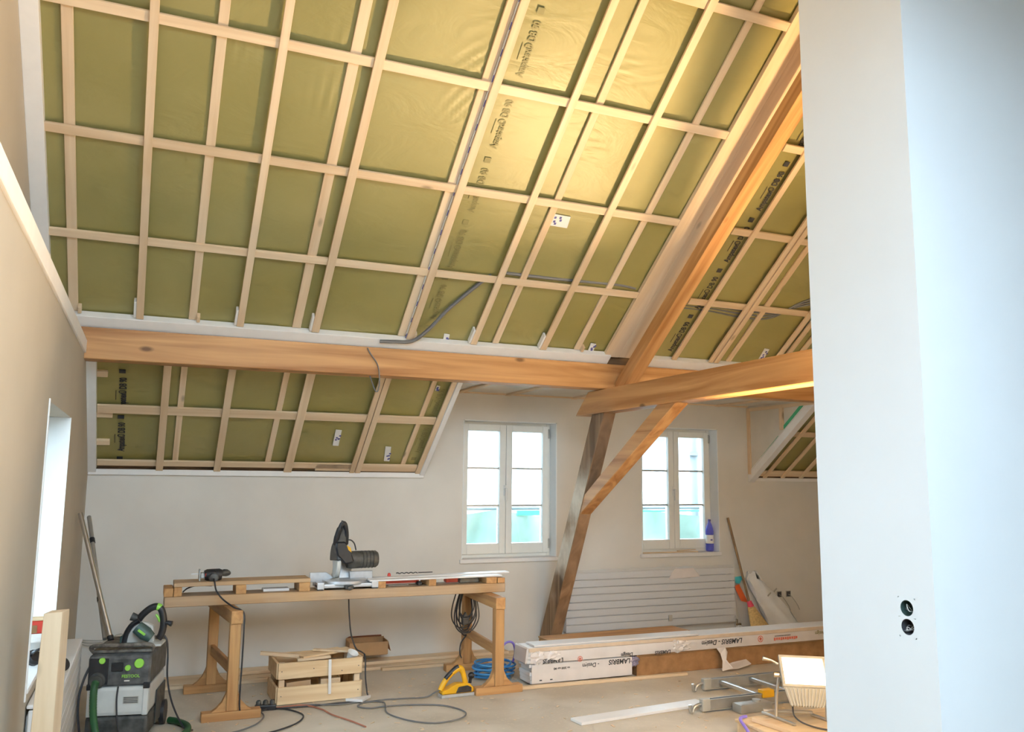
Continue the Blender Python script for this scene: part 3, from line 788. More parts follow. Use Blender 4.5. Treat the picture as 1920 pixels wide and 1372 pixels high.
wb = thing('saw_bench', 'long wooden saw bench laid across two trestles', 'workbench', (1.38, 6.31, .688))
B().box(.155, 2.622, 6.20, 6.42, .690, .758, .004).build('lower_plank', M['board_grey'], wb)
B().box(.21, 1.115, 6.20, 6.42, .821, .848, .003).build('top_board', M['board_grey'], wb)
for (x0, x1, zt) in ((.150, .208, .815), (.211, .262, .82), (.608, .677, .82), (1.036, 1.114, .82), (1.609, 1.666, .806), (1.997, 2.055, .806), (2.462, 2.550, .806), (2.556, 2.618, .80)):
    B().box(x0, x1, 6.198, 6.418, .759, zt, .003).build('spacer_block', M['tres_y'], wb)

# mitre saw
ms = thing('mitre_saw', 'black and silver mitre saw with raised motor head on the bench', 'saw', (1.385, 6.31, .759))
b = B(); b.box(1.165, 1.605, 6.205, 6.40, .772, .800, .008); b.box(1.165, 1.215, 6.20, 6.30, .764, .812, .006); b.box(1.56, 1.612, 6.20, 6.30, .764, .812, .006); b.build('base', M['steel'], ms)
for x in (1.19, 1.585): B().box(x-.02, x+.02, 6.20, 6.24, .759, .766).build('rubber_foot', M['black'], ms)
b = B(); b.lathe([(.155, 0), (.160, .006), (.160, .026), (.15, .032)], (1.385, 6.33, .792), 'z', 32); b.build('turntable', M['steel'], ms)
b = B(); b.bar((1.385, 6.20, .782), (1.385, 6.14, .780), .06, .022, (0, 0, 1), .004); b.ball((1.385, 6.135, .778), .018); b.build('lock_knob', M['dusty'], ms)
b = B(); b.prism([(1.135, 6.345, .803), (1.335, 6.345, .803), (1.315, 6.345, .825), (1.255, 6.345, .872), (1.135, 6.345, .872)], (0, .02, 0), .003); b.build('fence', M['steel'], ms)
b = B(); b.prism([(1.43, 6.345, .803), (1.60, 6.345, .803), (1.60, 6.345, .872), (1.425, 6.345, .872)], (0, .02, 0), .003); b.build('fence', M['steel'], ms)
b = B(); b.prism([(1.20, 6.24, .801), (1.335, 6.24, .801), (1.335, 6.27, .84), (1.24, 6.27, .815)], (0, .06, 0), .003); b.build('wedge_plate', M['alu_dull'], ms)
b = B(); b.bar((1.39, 6.40, .80), (1.42, 6.43, .93), .085, .06, (0, 1, 0), .01); b.build('hinge_arm', M['steel'], ms)
b = B(); b.lathe([(.001, -.006), (.118, -.006), (.122, 0), (.118, .006), (.001, .006)], (1.325, 6.34, .955), 'x', 36); b.build('blade', M['steel'], ms)
b = B()  # blade guard: disc segment, black upper part
poly = [(1.300, 6.34+.135*math.cos(R(a)), .955+.135*math.sin(R(a))) for a in range(-5, 186, 12)]
b.prism(poly, (.05, 0, 0), .006); b.build('upper_guard', M['black'], ms)
poly = [(1.303, 6.34+.128*math.cos(R(a)), .955+.128*math.sin(R(a))) for a in range(178, 300, 12)] + [(1.303, 6.34, .955)]
b = B(); b.prism(poly, (.03, 0, 0), .004); b.build('lower_guard', M['lgrey'], ms)
b = B(); b.prism([(1.300, 6.20, 1.00), (1.285, 6.20, 1.06), (1.29, 6.20, 1.10), (1.36, 6.20, 1.10), (1.395, 6.20, 1.03), (1.43, 6.20, .95), (1.36, 6.20, .935)], (0, .12, 0), .012); gb = b.build('gearbox', M['black'], ms)
b = B(); b.prism([(1.365, 6.197, 1.075), (1.395, 6.197, 1.055), (1.402, 6.197, 1.02), (1.378, 6.197, 1.04)], (0, .006, 0)); b.build('badge', M['yellow'], gb)
b = B(); b.tube([(1.39, 6.30, .958), (1.425, 6.30, .960), (1.605, 6.30, .962), (1.622, 6.30, .962)], [.056, .064, .062, .050], 22); mo = b.build('motor', M['dusty'], ms)
for k in range(4):
    b = B(); b.lathe([(.0635, 0), (.0650, .003), (.0635, .006)], (1.50+k*.026, 6.30, .961), 'x', 22, cap=False); b.build('cooling_rib', M['black'], mo)
b = B(); b.tube(smooth_path([(1.296, 6.25, 1.08), (1.298, 6.22, 1.14), (1.312, 6.20, 1.20), (1.325, 6.19, 1.235), (1.330, 6.19, 1.25)]), [.022]*8+[.02]*8+[.015]*8+[.011]*9, 10); b.build('handle', M['black'], ms)
b = B(); b.tube(smooth_path([(1.372, 6.25, 1.08), (1.366, 6.22, 1.15), (1.352, 6.20, 1.21), (1.338, 6.195, 1.232), (1.322, 6.195, 1.215)]), .016, 10); b.build('trigger_guard', M['black'], ms)
b = B(); b.prism([(1.300, 6.215, 1.09), (1.365, 6.215, 1.09), (1.362, 6.215, 1.15), (1.345, 6.215, 1.155), (1.338, 6.215, 1.185), (1.350, 6.215, 1.20), (1.338, 6.215, 1.225), (1.318, 6.215, 1.205), (1.304, 6.215, 1.15)], (0, .03, 0), .004); b.build('handle_web', M['dusty'], ms)
b = B(); b.tube(smooth_path([(1.375, 6.29, 1.10), (1.41, 6.29, 1.105), (1.44, 6.29, 1.08), (1.455, 6.29, 1.03)]), .005, 6); b.build('power_lead', M['rubber'], ms)
c = B().tube(smooth_path([(1.445, 6.425, .80), (1.445, 6.435, .70), (1.455, 6.44, .55), (1.475, 6.44, .40), (1.51, 6.42, .30), (1.525, 6.30, .295), (1.527, 6.20, .28), (1.525, 6.165, .15), (1.535, 6.15, .05), (1.53, 6.12, .012), (1.42, 6.08, .008), (1.30, 6.08, .008), (1.15, 6.07, .008), (.98, 6.08, .008), (.85, 6.10, .008)]), .0055, 6).build('extension_cable', M['rubber'])
tag(c, 'black cord hanging from the mitre saw past the wooden crate', 'cable')
# jigsaw
jg = thing('jigsaw', 'dark blue-grey jigsaw lying on its side at the left bench end', 'jigsaw', (.46, 6.28, .849))
b = B(); b.tube([(.405, 6.285, .885), (.42, 6.285, .887), (.50, 6.285, .888), (.52, 6.285, .886)], [.032, .039, .040, .032], 16); b.build('body', M['black'], jg)
b = B(); b.tube(smooth_path([(.50, 6.29, .895), (.53, 6.30, .897), (.555, 6.31, .893), (.56, 6.315, .885)]), [.022]*8+[.024]*8+[.022]*9, 12); b.build('grip', M['dusty'], jg)
b = B(); b.box(.368, .378, 6.255, 6.335, .85, .925, .002); b.box(.378, .408, 6.27, 6.31, .865, .905, .004); b.build('shoe', M['alu_dull'], jg)
B().box(.318, .368, 6.284, 6.287, .892, .899).build('blade', M['steel'], jg)
b = B(); b.lathe([(.033, 0), (.035, .004), (.028, .020), (.014, .026)], (.463, 6.25, .874), Vector((0, -1, -.2)).normalized(), 18); b.build('end_cap', M['graphite'], jg)
B().box(.408, .422, 6.25, 6.256, .88, .90, .001).build('dial', M['red'], jg)
c = B().tube(smooth_path([(.463, 6.235, .868), (.468, 6.19, .84), (.48, 6.17, .79), (.52, 6.12, .74), (.58, 6.03, .70), (.622, 5.955, .688), (.643, 5.925, .66), (.645, 5.92, .55), (.643, 5.92, .35), (.64, 5.925, .15), (.648, 5.94, .05), (.68, 5.98, .012), (.74, 6.02, .008), (.80, 6.06, .008), (.84, 6.09, .010)]), .0055, 6).build('extension_cable', M['rubber'])
tag(c, 'black jigsaw cord running over the trestle rail to the floor', 'cable')
c = B().tube(smooth_path([(.27, 6.23, .785), (.30, 6.26, .805), (.36, 6.33, .812), (.46, 6.33, .808)]), .005, 6).build('hex_key', M['rubber'])
tag(c, 'thin black bent rod lying in the left bench gap', 'tool')
# panels and small things on the right half of the bench
def plank(name, label, cat, p0, p1, w, h, mt, group=None, bev=.002, up=(0, 0, 1)):
    o = B().bar(p0, p1, w, h, up, bev).build(name, M[mt])
    return tag(o, label, cat, group)
plank('panel_strip', 'white edged panel strip lying nearest the edge of the bench', 'panel', (1.545, 6.25, .8125), (2.60, 6.26, .813), .09, .012, 'whitepanel')
plank('panel_strip', 'longer white panel strip jutting past the right bench end', 'panel', (1.56, 6.36, .8125), (2.70, 6.35, .826), .09, .012, 'whitepanel')
dr = thing('drill_bit', 'long thin black auger bit on the white panel strips', 'drill bit', (1.95, 6.39, .84))
b = B(); b.tube([(1.80+.008*k, 6.405+.0035*math.cos(k*1.4), .839+.0035*math.sin(k*1.4)) for k in range(22)], .004, 6); b.build('flute', M['rubber'], dr)
B().cyl((1.975, 6.405, .839), (2.09, 6.405, .839), .0035, n=8).build('shank', M['rubber'], dr)
tg = B().lathe([(.012, 0), (.014, .004), (.01, .02), (.004, .024)], (1.742, 6.40, .8205), 'z', 12).build('marker_cap', M['red'])
tag(tg, 'small red cap on the panel strip beside the mitre saw', 'cap')
t = thing('clamp', 'dark red clamp pushed into the bench gap by the mitre saw', 'clamp', (1.70, 6.30, .759))
B().box(1.68, 1.95, 6.30, 6.33, .776, .800, .002).build('bar', M['red'], t)
B().box(1.70, 1.86, 6.26, 6.285, .759, .768, .002).build('spindle', M['chrome'], t)
B().box(1.93, 1.96, 6.25, 6.33, .762, .786, .004).build('jaw', M['black'], t)
t = thing('hand_tool', 'reddish tool with grey body in the right bench gap', 'tool', (2.28, 6.32, .759))
B().box(2.28, 2.44, 6.30, 6.36, .760, .798, .004).build('body', M['graphite'], t)
B().box(2.17, 2.27, 6.31, 6.37, .766, .800, .004).build('handle', M['red'], t)
tag(B().box(.80, .98, 6.27, 6.36, .759, .778, .002).build('offcut', M['whitepanel']), 'white panel offcut stored inside the left bench gap', 'offcut')

# cable coil hung on the right trestle
cc = thing('cable_coil', 'black extension cable coiled over the right trestle rail', 'cable', (2.50, 6.62, .50))
for k in range(9):
    w = random.uniform(.055, .115); d = random.uniform(.20, .37); x = 2.470 + random.uniform(-.015, .015); y = 6.60+k*.013
    B().tube(smooth_path([(x-w*.35, y, .695), (x-w*.95, y-.01, .69-d*.45), (x-w*.95, y, .69-d*.8), (x-w*.4, y+.005, .69-d), (x+w*.35, y, .69-d*.98), (x+w*.95, y, .69-d*.72), (x+w*.85, y+.01, .69-d*.35), (x+w*.35, y, .695)], 6, True), .0055, 6, True).build('loop', M['rubber'], cc)
b = B(); b.box(2.40, 2.455, 6.545, 6.59, .40, .455, .008); b.prism([(2.405, 6.55, .455), (2.45, 6.55, .455), (2.428, 6.55, .50)], (0, .03, 0), .004); b.build('plug', M['black'], cc)
B().tube(smooth_path([(2.42, 6.57, .40), (2.40, 6.57, .34), (2.43, 6.60, .31), (2.46, 6.63, .30), (2.43, 6.66, .24), (2.42, 6.66, .17), (2.435, 6.66, .12)]), .0055, 6).build('lead', M['rubber'], cc)

# ------------------------------------------------------------------ boards along the wall, crate, carton
plank('floor_plank', 'wide pine plank against the wall behind the left trestle', 'plank', (.05, 7.12, .0125), (1.55, 7.11, .0125), .26, .025, 'pine_x', bev=.003)
plank('floor_plank', 'pine plank on the floor at the foot of the wall beside the carton', 'plank', (1.57, 7.14, .0125), (3.20, 7.13, .0125), .24, .025, 'pine_x', bev=.003)
plank('floor_plank', 'second pine plank stacked on the planks beside the wall', 'plank', (.70, 7.17, .0385), (3.05, 7.19, .0385), .15, .025, 'pine_x', bev=.003)
plank('floor_batten', 'narrow pale batten in front of the wall planks', 'batten', (.1, 6.94, .011), (1.40, 6.95, .011), .055, .022, 'pine_x')
plank('floor_batten', 'narrow pale batten pushed under the right trestle', 'batten', (1.86, 6.985, .011), (3.1, 6.975, .011), .05, .022, 'pine_x')
cr8 = thing('wooden_crate', 'slatted pine crate full of wood scraps under the bench', 'crate', (1.205, 6.38, 0), R(1.5))
hx, hy = .295, .185
for z0, z1 in ((.004, .118), (.172, .28)):
    for s in (-1, 1):
        B().box(-hx, hx, s*hy-.009, s*hy+.009, z0, z1, .002).build('slat', M['crate'], cr8, world=False)
        B().box(s*hx-.009*1, s*hx+.009, -hy+.01, hy-.01, z0, z1, .002).build('end_board', M['crate'], cr8, world=False)
for sx in (-1, 1):
    for sy in (-1, 1): B().box(sx*(hx-.03)-.02, sx*(hx-.03)+.02, sy*(hy-.025)-.014, sy*(hy-.025)+.014, .004, .279, .002).build('corner_post', M['pine_z'], cr8, world=False)
B().box(-hx+.01, hx-.01, -hy+.01, hy-.01, .004, .016).build('bottom_board', M['crate'], cr8, world=False)
for x, z in ((-.27, .225), (.27, .225), (-.05, .23), (-.27, .06), (.27, .06), (.15, .2)):
    B().cyl((x, -hy-.0105, z), (x, -hy-.008, z), .0035, n=8).build('nail', M['dark'], cr8, world=False)
sc = [((.82, 6.42, .315), (1.14, 6.37, .279), .05, .022, 'pine_x', 'grey-white board end sticking out left of the crate'),
      ((1.08, 6.36, .287), (1.42, 6.47, .292), .15, .014, 'crate', 'wide plywood scrap lying on top of the crate'),
      ((1.06, 6.30, .272), (1.30, 6.32, .276), .035, .018, 'pine_x', 'small pine wedge at the front of the crate'),
      ((1.20, 6.45, .308), (1.44, 6.34, .300), .04, .014, 'pine_y', 'thin pine lath lying across the plywood scrap'),
      ((1.30, 6.46, .285), (1.47, 6.48, .292), .10, .012, 'crate', 'pale wood scrap at the back right of the crate'),
      ((.98, 6.28, .11), (1.15, 6.29, .12), .10, .05, 'board_grey', 'grey block visible through the crate gap'),
      ((1.22, 6.27, .12), (1.36, 6.27, .12), .09, .05, 'pine_x', 'pale block end showing in the crate gap'),
      ((.95, 6.40, .18), (1.40, 6.42, .20), .20, .05, 'board_grey', 'broad dusty board lying inside the crate')]
for p0, p1, w, h, mt, lb in sc: plank('wood_scrap', lb, 'wood scrap', p0, p1, w, h, mt, 'scraps in the wooden crate')
cp = B(); cp.lathe([(.028, 0), (.04, .05), (.042, .052), (.038, .05), (.024, .006)], (1.435, 6.27, .262), Vector((.3, -.4, .85)).normalized(), 18); o = cp.build('paper_cup', M['paper']); tag(o, 'white paper cup tipped in the crate corner', 'cup')
b = B(); b.bar((1.27, 6.176, .285), (1.275, 6.176, .05), .02, .003, (0, 1, 0)); o = b.build('strap', M['whitepanel'], None); tag(o, 'pale strip hanging down the front of the crate', 'strip')
o = B().prism([(1.37, 6.09, .012), (1.56, 6.13, .012), (1.475, 6.02, .012)], (0, 0, .018), .001).build('triangular_offcut', M['whitepanel']); tag(o, 'white triangular offcut in front of the crate', 'offcut')
tag(B().box(1.58, 1.72, 7.05, 7.19, .0515, .1145, .002).build('wood_block', M['pine_x']), 'squared pine block propping up the small open carton', 'block')
cx = thing('cardboard_box', 'small open brown carton between crate and wall', 'carton', (1.765, 7.12, .115), R(-2))
for args in ((-.16, .16, -.085, -.08, .004, .105), (-.16, .16, .08, .085, .004, .12), (-.16, -.155, -.08, .08, .004, .11), (.155, .16, -.08, .08, .004, .11)):
    B().box(*args).build('side', M['card'], cx, world=False)
B().box(-.155, .155, -.08, .08, 0, .004).build('bottom', M['card'], cx, world=False)
b = B(); b.hexa([(-.155, .08, .12), (.14, .08, .12), (.13, .05, .138), (-.14, .05, .136), (-.155, .083, .12), (.14, .083, .12), (.13, .053, .14), (-.14, .053, .138)]); b.build('flap', M['redcable'], cx, world=False)
b = B(); b.hexa([(.16, -.08, .105), (.16, .08, .105), (.185, .075, .03), (.185, -.07, .025), (.163, -.08, .105), (.163, .08, .105), (.188, .075, .03), (.188, -.07, .025)]); b.build('flap', M['card'], cx, world=False)

# ------------------------------------------------------------------ electric hand planer
pn = thing('hand_planer', 'yellow and black electric planer on the floor by the trestle', 'planer', (2.17, 6.0, 0), R(3))
b = B(); b.box(-.14, .12, -.04, .04, 0, .022, .003); b.build('sole', M['steel'], pn, world=False)
b = B(); b.prism([(-.135, -.038, .022), (.115, -.038, .022), (.115, -.038, .05), (.08, -.038, .085), (-.02, -.038, .09), (-.09, -.038, .06), (-.135, -.038, .045)], (0, .076, 0), .008); b.build('body', M['yellow'], pn, world=False)
b = B(); b.tube(smooth_path([(-.135, 0, .05), (-.115, 0, .09), (-.075, 0, .14), (-.02, 0, .182), (.015, 0, .19), (.035, 0, .165), (.05, 0, .12), (.058, 0, .085)]), [.02]*20+[.022]*20+[.02]*17, 10); b.build('handle', M['yellow'], pn, world=False)
b = B(); b.tube(smooth_path([(-.10, -.004, .125), (-.065, -.004, .16), (-.02, -.004, .195), (0, -.004, .202)]), .017, 10); b.build('grip_pad', M['black'], pn, world=False)
b = B(); b.prism([(-.03, -.046, .03), (.09, -.046, .03), (.09, -.046, .06), (.06, -.046, .075), (-.01, -.046, .07)], (0, .01, 0), .003); b.build('belt_cover', M['black'], pn, world=False)
b = B(); b.cyl((.095, 0, .08), (.10, 0, .115), .012, n=10); b.ball((.105, 0, .132), .024); b.build('depth_knob', M['black'], pn, world=False)
c = B().tube(smooth_path([(2.045, 5.99, .055), (2.0, 5.985, .045), (1.93, 6.0, .012), (1.80, 6.03, .008), (1.65, 6.05, .008), (1.50, 6.03, .008), (1.425, 5.95, .008), (1.49, 5.87, .008), (1.60, 5.87, .010), (1.78, 5.85, .008), (1.98, 5.75, .008), (2.06, 5.55, .008), (1.98, 5.41, .008), (1.80, 5.37, .008), (1.66, 5.48, .008), (1.57, 5.70, .008), (1.60, 5.88, .016), (1.60, 5.98, .012), (1.48, 6.05, .008), (1.30, 6.03, .010), (1.12, 6.10, .010), (.95, 6.12, .008), (.87, 6.10, .008)]), .005, 6).build('extension_cable', M['greycable'])
tag(c, 'dark planer cord lying in loops on the open floor', 'cable')
st = thing('power_strip', 'black socket strip with plugs lying beside the left trestle foot', 'power strip', (.83, 6.11, 0), R(-8))
B().box(-.07, .07, -.025, .025, .0, .035, .006).build('body', M['black'], st, world=False)
for x in (-.045, .0, .045):
    b = B(); b.lathe([(.018, 0), (.018, .02), (.01, .03)], (x, 0, .035), 'z', 12); b.build('plug', M['dusty'], st, world=False)
c = B().tube(smooth_path([(.89, 6.085, .012), (.98, 6.02, .008), (1.04, 5.86, .008), (.98, 5.70, .008), (.85, 5.58, .008), (.70, 5.50, .008), (.60, 5.42, .008)]), .0055, 6).build('extension_cable', M['rubber']); tag(c, 'black cord curving from the socket strip toward the vacuum cleaner', 'cable')
c = B().tube(smooth_path([(.90, 6.10, .008), (1.08, 6.09, .012), (1.18, 5.96, .008), (1.22, 5.80, .008), (1.30, 5.62, .008), (1.36, 5.45, .008)]), .0055, 6).build('extension_cable', M['redcable']); tag(c, 'faded red cable running from the socket strip to the foreground', 'cable')
c = B().tube(smooth_path([(.77, 6.12, .008), (.80, 5.98, .008), (.78, 5.86, .008), (.70, 5.72, .008), (.55, 5.62, .008), (.42, 5.66, .008), (.35, 5.55, .008)]), .005, 6).build('extension_cable', M['greycable']); tag(c, 'grey cable winding past the front of the left trestle foot', 'cable')

# ------------------------------------------------------------------ vacuum cleaner with saw and tubes
vc = thing('vacuum_cleaner', 'dusty grey workshop vacuum with green knobs and green hose', 'vacuum cleaner', (-.03, 5.88, 0), R(-11))
b = B(); b.box(-.172, .172, -.255, .255, .045, .165, .02); b.build('base', M['dusty'], vc, world=False)
b = B(); b.box(-.170, .170, -.258, .25, .166, .332, .022); b.box(-.168, -.135, -.262, -.22, .166, .33, .008); b.box(.135, .168, -.262, -.22, .166, .33, .008); ct = b.build('container', M['lgrey'], vc, world=False)
b = B(); b.prism([(-.172, -.255, .333), (-.172, .25, .333), (-.172, .25, .515), (-.172, -.225, .515), (-.172, -.262, .50)], (.344, 0, 0), .012); mh = b.build('motor_head', M['graphite'], vc, world=False)
b = B(); b.box(-.165, .165, -.22, .245, .516, .534, .008); b.build('top_tray', M['dust'], vc, world=False)
b = B(); b.tube(smooth_path([(-.16, -.20, .52), (-.16, -.235, .56), (0, -.245, .565), (.16, -.235, .56), (.16, -.20, .52)]), .012, 8); b.build('carry_handle', M['dust'], vc, world=False)
b = B(); b.box(-.165, -.06, -.268, -.25, .345, .495, .004); b.build('port_panel', M['black'], vc, world=False)
B().box(-.045, .02, -.268, -.262, .42, .47, .003).build('socket_flap', M['black'], mh, world=False)
b = B(); b.lathe([(.045, 0), (.045, .012), (.034, .014), (.032, .03), (.036, .034)], (-.115, -.264, .375), Vector((0, -1, -.15)).normalized(), 20); b.build('hose_port', M['dusty'], vc, world=False)
for x, z, r in ((-.095, .482, .018), (.047, .438, .017), (.108, .462, .027)):
    b = B(); b.lathe([(r, 0), (r, .008), (r*.85, .012)], (x, -.264, z), Vector((0, -1, .1)).normalized(), 20); b.build('knob', M['lime'], mh, world=False)
lettering('FESTOOL', MW[vc] @ Vector((.015, -.2645, .383)), MW[vc].to_3x3() @ Vector((1, 0, 0)), (0, 0, 1), .024, M['lime'], mh, bold=.0006)
B().box(.03, .06, -.2645, -.2625, .362, .368).build('print_mark', M['paper'], mh, world=False)
b = B(); b.box(.03, .115, -.262, -.2585, .235, .275); b.build('rating_plate', M['vinyl'], ct, world=False)
for k in range(4): B().box(.034, .111, -.2632, -.262, .240+k*.009, .244+k*.009).build('print_line', M['graphite'], ct, world=False)
for x in (-.155, .155): B().box(x-.018, x+.018, -.268, -.245, .318, .352, .005).build('latch', M['black'], vc, world=False)
for sx in (-1, 1):
    b = B(); b.cyl((sx*.172, .17, .075), (sx*.20, .17, .075), .075, n=20); b.build('wheel', M['black'], vc, world=False)
    b = B(); b.cyl((sx*.12-.012, -.20, .025), (sx*.12+.012, -.20, .025), .025, n=14); b.build('castor', M['black'], vc, world=False)
b = B(); b.box(.173, .18, -.05, .23, .06, .26, .003); b.build('side_panel', M['dusty'], vc, world=False)
hz = [(-.115, -.30, .37), (-.115, -.33, .34), (-.113, -.335, .26), (-.105, -.325, .16), (-.075, -.34, .07), (.01, -.40, .028), (.16, -.42, .024), (.30, -.33, .024), (.37, -.16, .024), (.36, .0, .024), (.28, .12, .024), (.225, .16, .024)]
pts = smooth_path(hz, 12)
b = B(); b.tube(pts, [.021 if k % 2 else .0195 for k in range(len(pts))], 12); b.build('hose', M['green'], vc, world=False)
b = B(); b.tube(smooth_path([(.0, -.263, .335), (.0, -.28, .25), (.02, -.30, .12), (.05, -.31, .05), (.11, -.30, .012), (.2, -.36, .008)]), .005, 6); b.build('power_lead', M['rubber'], vc, world=False)
b = B(); b.tube(smooth_path([(-.165, -.22, .46), (-.19, -.26, .38), (-.205, -.28, .28), (-.20, -.28, .16), (-.185, -.27, .06)]), .007, 6); b.build('power_lead', M['rubber'], vc, world=False)
# plunge saw on top of the vacuum
ps = thing('plunge_saw', 'dark green and black plunge saw with arched handle on the vacuum', 'circular saw', (.035, 5.80, .535), R(-11))
B().box(-.12, .125, -.09, .09, 0, .012, .003).build('base_plate', M['lgrey'], ps, world=False)
b = B(); poly = [(-.095+.001*0, -.02, .012)] + [(-.005-.10*math.cos(R(a)), -.02, .02+.115*math.sin(R(a))) for a in range(0, 100, 9)] + [(.06, -.02, .11), (.07, -.02, .012)]
b.prism(poly, (0, .05, 0), .006); b.build('blade_housing', M['lgrey'], ps, world=False)
b = B(); b.tube(smooth_path([(-.10, -.025, .015), (-.09, -.025, .07), (-.06, -.025, .12), (-.02, -.025, .145)]), .016, 8); b.build('plunge_guide', M['black'], ps, world=False)
b = B(); b.tube([(-.02, -.075, .115), (.03, -.08, .075), (.065, -.08, .05)], [.038, .042, .03], 16); b.build('motor', M['darkgreen'], ps, world=False)
b = B(); b.bar((-.005, -.121, .105), (.035, -.121, .075), .002, .014, (0, 0, 1)); b.build('badge', M['lime'], ps, world=False)
hp = smooth_path([(-.035, .02, .14), (-.01, .015, .175), (.03, .01, .21), (.065, .01, .222), (.092, .01, .21), (.108, .01, .17), (.115, .01, .11), (.105, .01, .055), (.09, .01, .03)])
b = B(); b.tube(hp, .021, 12); hd = b.build('handle', M['black'], ps, world=False)
b = B(); b.tube(hp[26:32], .0225, 12); b.build('grip_band', M['lime'], hd, world=False)
b = B(); b.tube([(.068, .008, .175), (.085, .008, .15), (.092, .008, .13)], [.007, .009, .007], 8); b.build('trigger', M['lime'], hd, world=False)
b = B(); b.tube([(-.075, .02, .165), (-.035, .02, .15), (-.02, .02, .14)], [.026, .02, .016], 12); b.build('front_grip', M['dusty'], ps, world=False)
b = B(); b.tube([(.11, .01, .12), (.14, .0, .125), (.165, -.005, .118)], [.012, .013, .018], 12); b.build('power_socket', M['black'], ps, world=False)
b = B(); b.tube(smooth_path([(.10, .02, .06), (.135, .03, .02), (.155, -.02, -.06), (.165, -.04, -.20), (.20, -.03, -.35), (.27, 0, -.50), (.32, .03, -.527)]), .0055, 6); b.build('power_lead', M['rubber'], ps, world=False)
b = B(); b.box(-.125, -.105, -.03, .05, .012, .055, .004); b.build('guide_stop', M['darkgreen'], ps, world=False)
# suction tubes
def stick(label, p0, p1, r, mt, bands):
    p0, p1 = Vector(p0), Vector(p1)
    t = thing('suction_tube', label, 'tube', p0, group='suction tubes leaning in the corner')
    B().cyl(p0, p1, r, n=14).build('tube', M[mt], t)
    for a, b_ in bands: B().cyl(p0.lerp(p1, a), p0.lerp(p1, b_), r*1.25, n=14).build('clamp_ring', M['black'], t)
stick('bright aluminium suction tube leaning against the left wall corner', (-.145, 6.00, .537), (-.399, 6.43, 1.305), .0155, 'alu', ((.0, .03),))
stick('darker suction tube with black rings behind the bright one', (-.181, 6.05, .537), (-.369, 6.90, 1.262), .0145, 'alu_dull', ((.28, .31), (.76, .80)))
o = thing('corner_cable', 'loose grey cable ends hanging from the wall corner socket', 'cable', (-.38, W-.03, .33))
B().box(-.415, -.375, W-.012, W-.002, .30, .35, .002).build('socket', M['vinyl'], o)
for k in range(3):
    B().tube(smooth_path([(-.39, W-.015, .32+.01*k), (-.33, W-.06, .30+.02*k), (-.22, W-.08, .315+.012*k), (-.10, W-.05, .33+.02*k), (-.02, W-.04, .26)]), .0035, 5).build('cable_end', M['vinyl'], o)

# ------------------------------------------------------------------ left niche: leaning timber, box, tub, ear defenders
b = B(); b.hexa([(-.352, 3.64, 0), (-.262, 3.66, 0), (-.240, 3.74, 0), (-.330, 3.72, 0), (-.322, 3.64, 1.045), (-.262, 3.66, 1.045), (-.243, 3.74, 1.045), (-.303, 3.72, 1.045)], .002)
tag(b.build('timber_post', M['pine_z']), 'pale squared pine timber standing upright in the left foreground', 'timber')
t = thing('food_packet', 'red and brown packet on the niche window sill', 'packet', (-.47, 5.19, .648))
B().box(-.525, -.43, 5.15, 5.22, .735, .800, .003).build('carton', M['red'], t); B().box(-.522, -.48, 5.148, 5.15, .738, .778).build('print', M['carddark'], t); B().box(-.525, -.428, 5.145, 5.23, .801, .812, .002).build('lid', M['crate'], t)
B().box(-.53, -.428, 5.14, 5.235, .648, .734, .003).build('tray', M['paper'], t)
t = thing('plastic_tub', 'white plastic tub on the sill below the red packet', 'tub', (-.475, 4.98, .648))
b = B(); b.lathe([(.04, 0), (.05, .075), (.053, .078), (.045, .076)], (-.475, 4.98, .648), 'z', 20); b.build('bowl', M['lgrey'], t)
b = B(); b.lathe([(.054, 0), (.054, .006), (.05, .008)], (-.475, 4.98, .727), 'z', 20); b.build('lid', M['paper'], t)
t = thing('ear_defenders', 'black ear defenders lying across sill and radiator', 'ear defenders', (-.36, 4.85, .575))
for (x, y, z) in ((-.455, 4.74, .68), (-.345, 4.90, .61)):
    b = B(); b.lathe([(.024, 0), (.036, .008), (.038, .028), (.026, .038)], (x, y, z), Vector((.5, -.6, .5)).normalized(), 18); b.build('ear_cup', M['black'], t)
b = B(); b.tube(smooth_path([(-.455, 4.74, .70), (-.44, 4.66, .73), (-.40, 4.68, .74), (-.36, 4.80, .70), (-.345, 4.89, .635)]), .007, 6); b.build('headband', M['black'], t)

# ------------------------------------------------------------------ panel bundles, brown box, planks (right)
def bundle(name, label, x0, x1, y0, y1, z0, z1, texts, loc_mat='film', n=4, seed=1):
    t = thing(name, label, 'panel bundle', ((x0+x1)/2, (y0+y1)/2, z0))
    rnd = random.Random(seed)
    h = (z1-z0)/n
    for k in range(n):
        a = rnd.uniform(-.012, .012)
        B().box(x0+.012+a, x1-.01, y0+.004, y1-.004, z0+k*h+.001, z0+(k+1)*h-.001, .003).build('panel', M['whitepanel'], t)
    return t
pbn = bundle('panel_bundle', 'long film-wrapped bundle of white panels on top of the pile', 2.73, 6.2, 6.03, 6.25, .170, .288, None, seed=3)
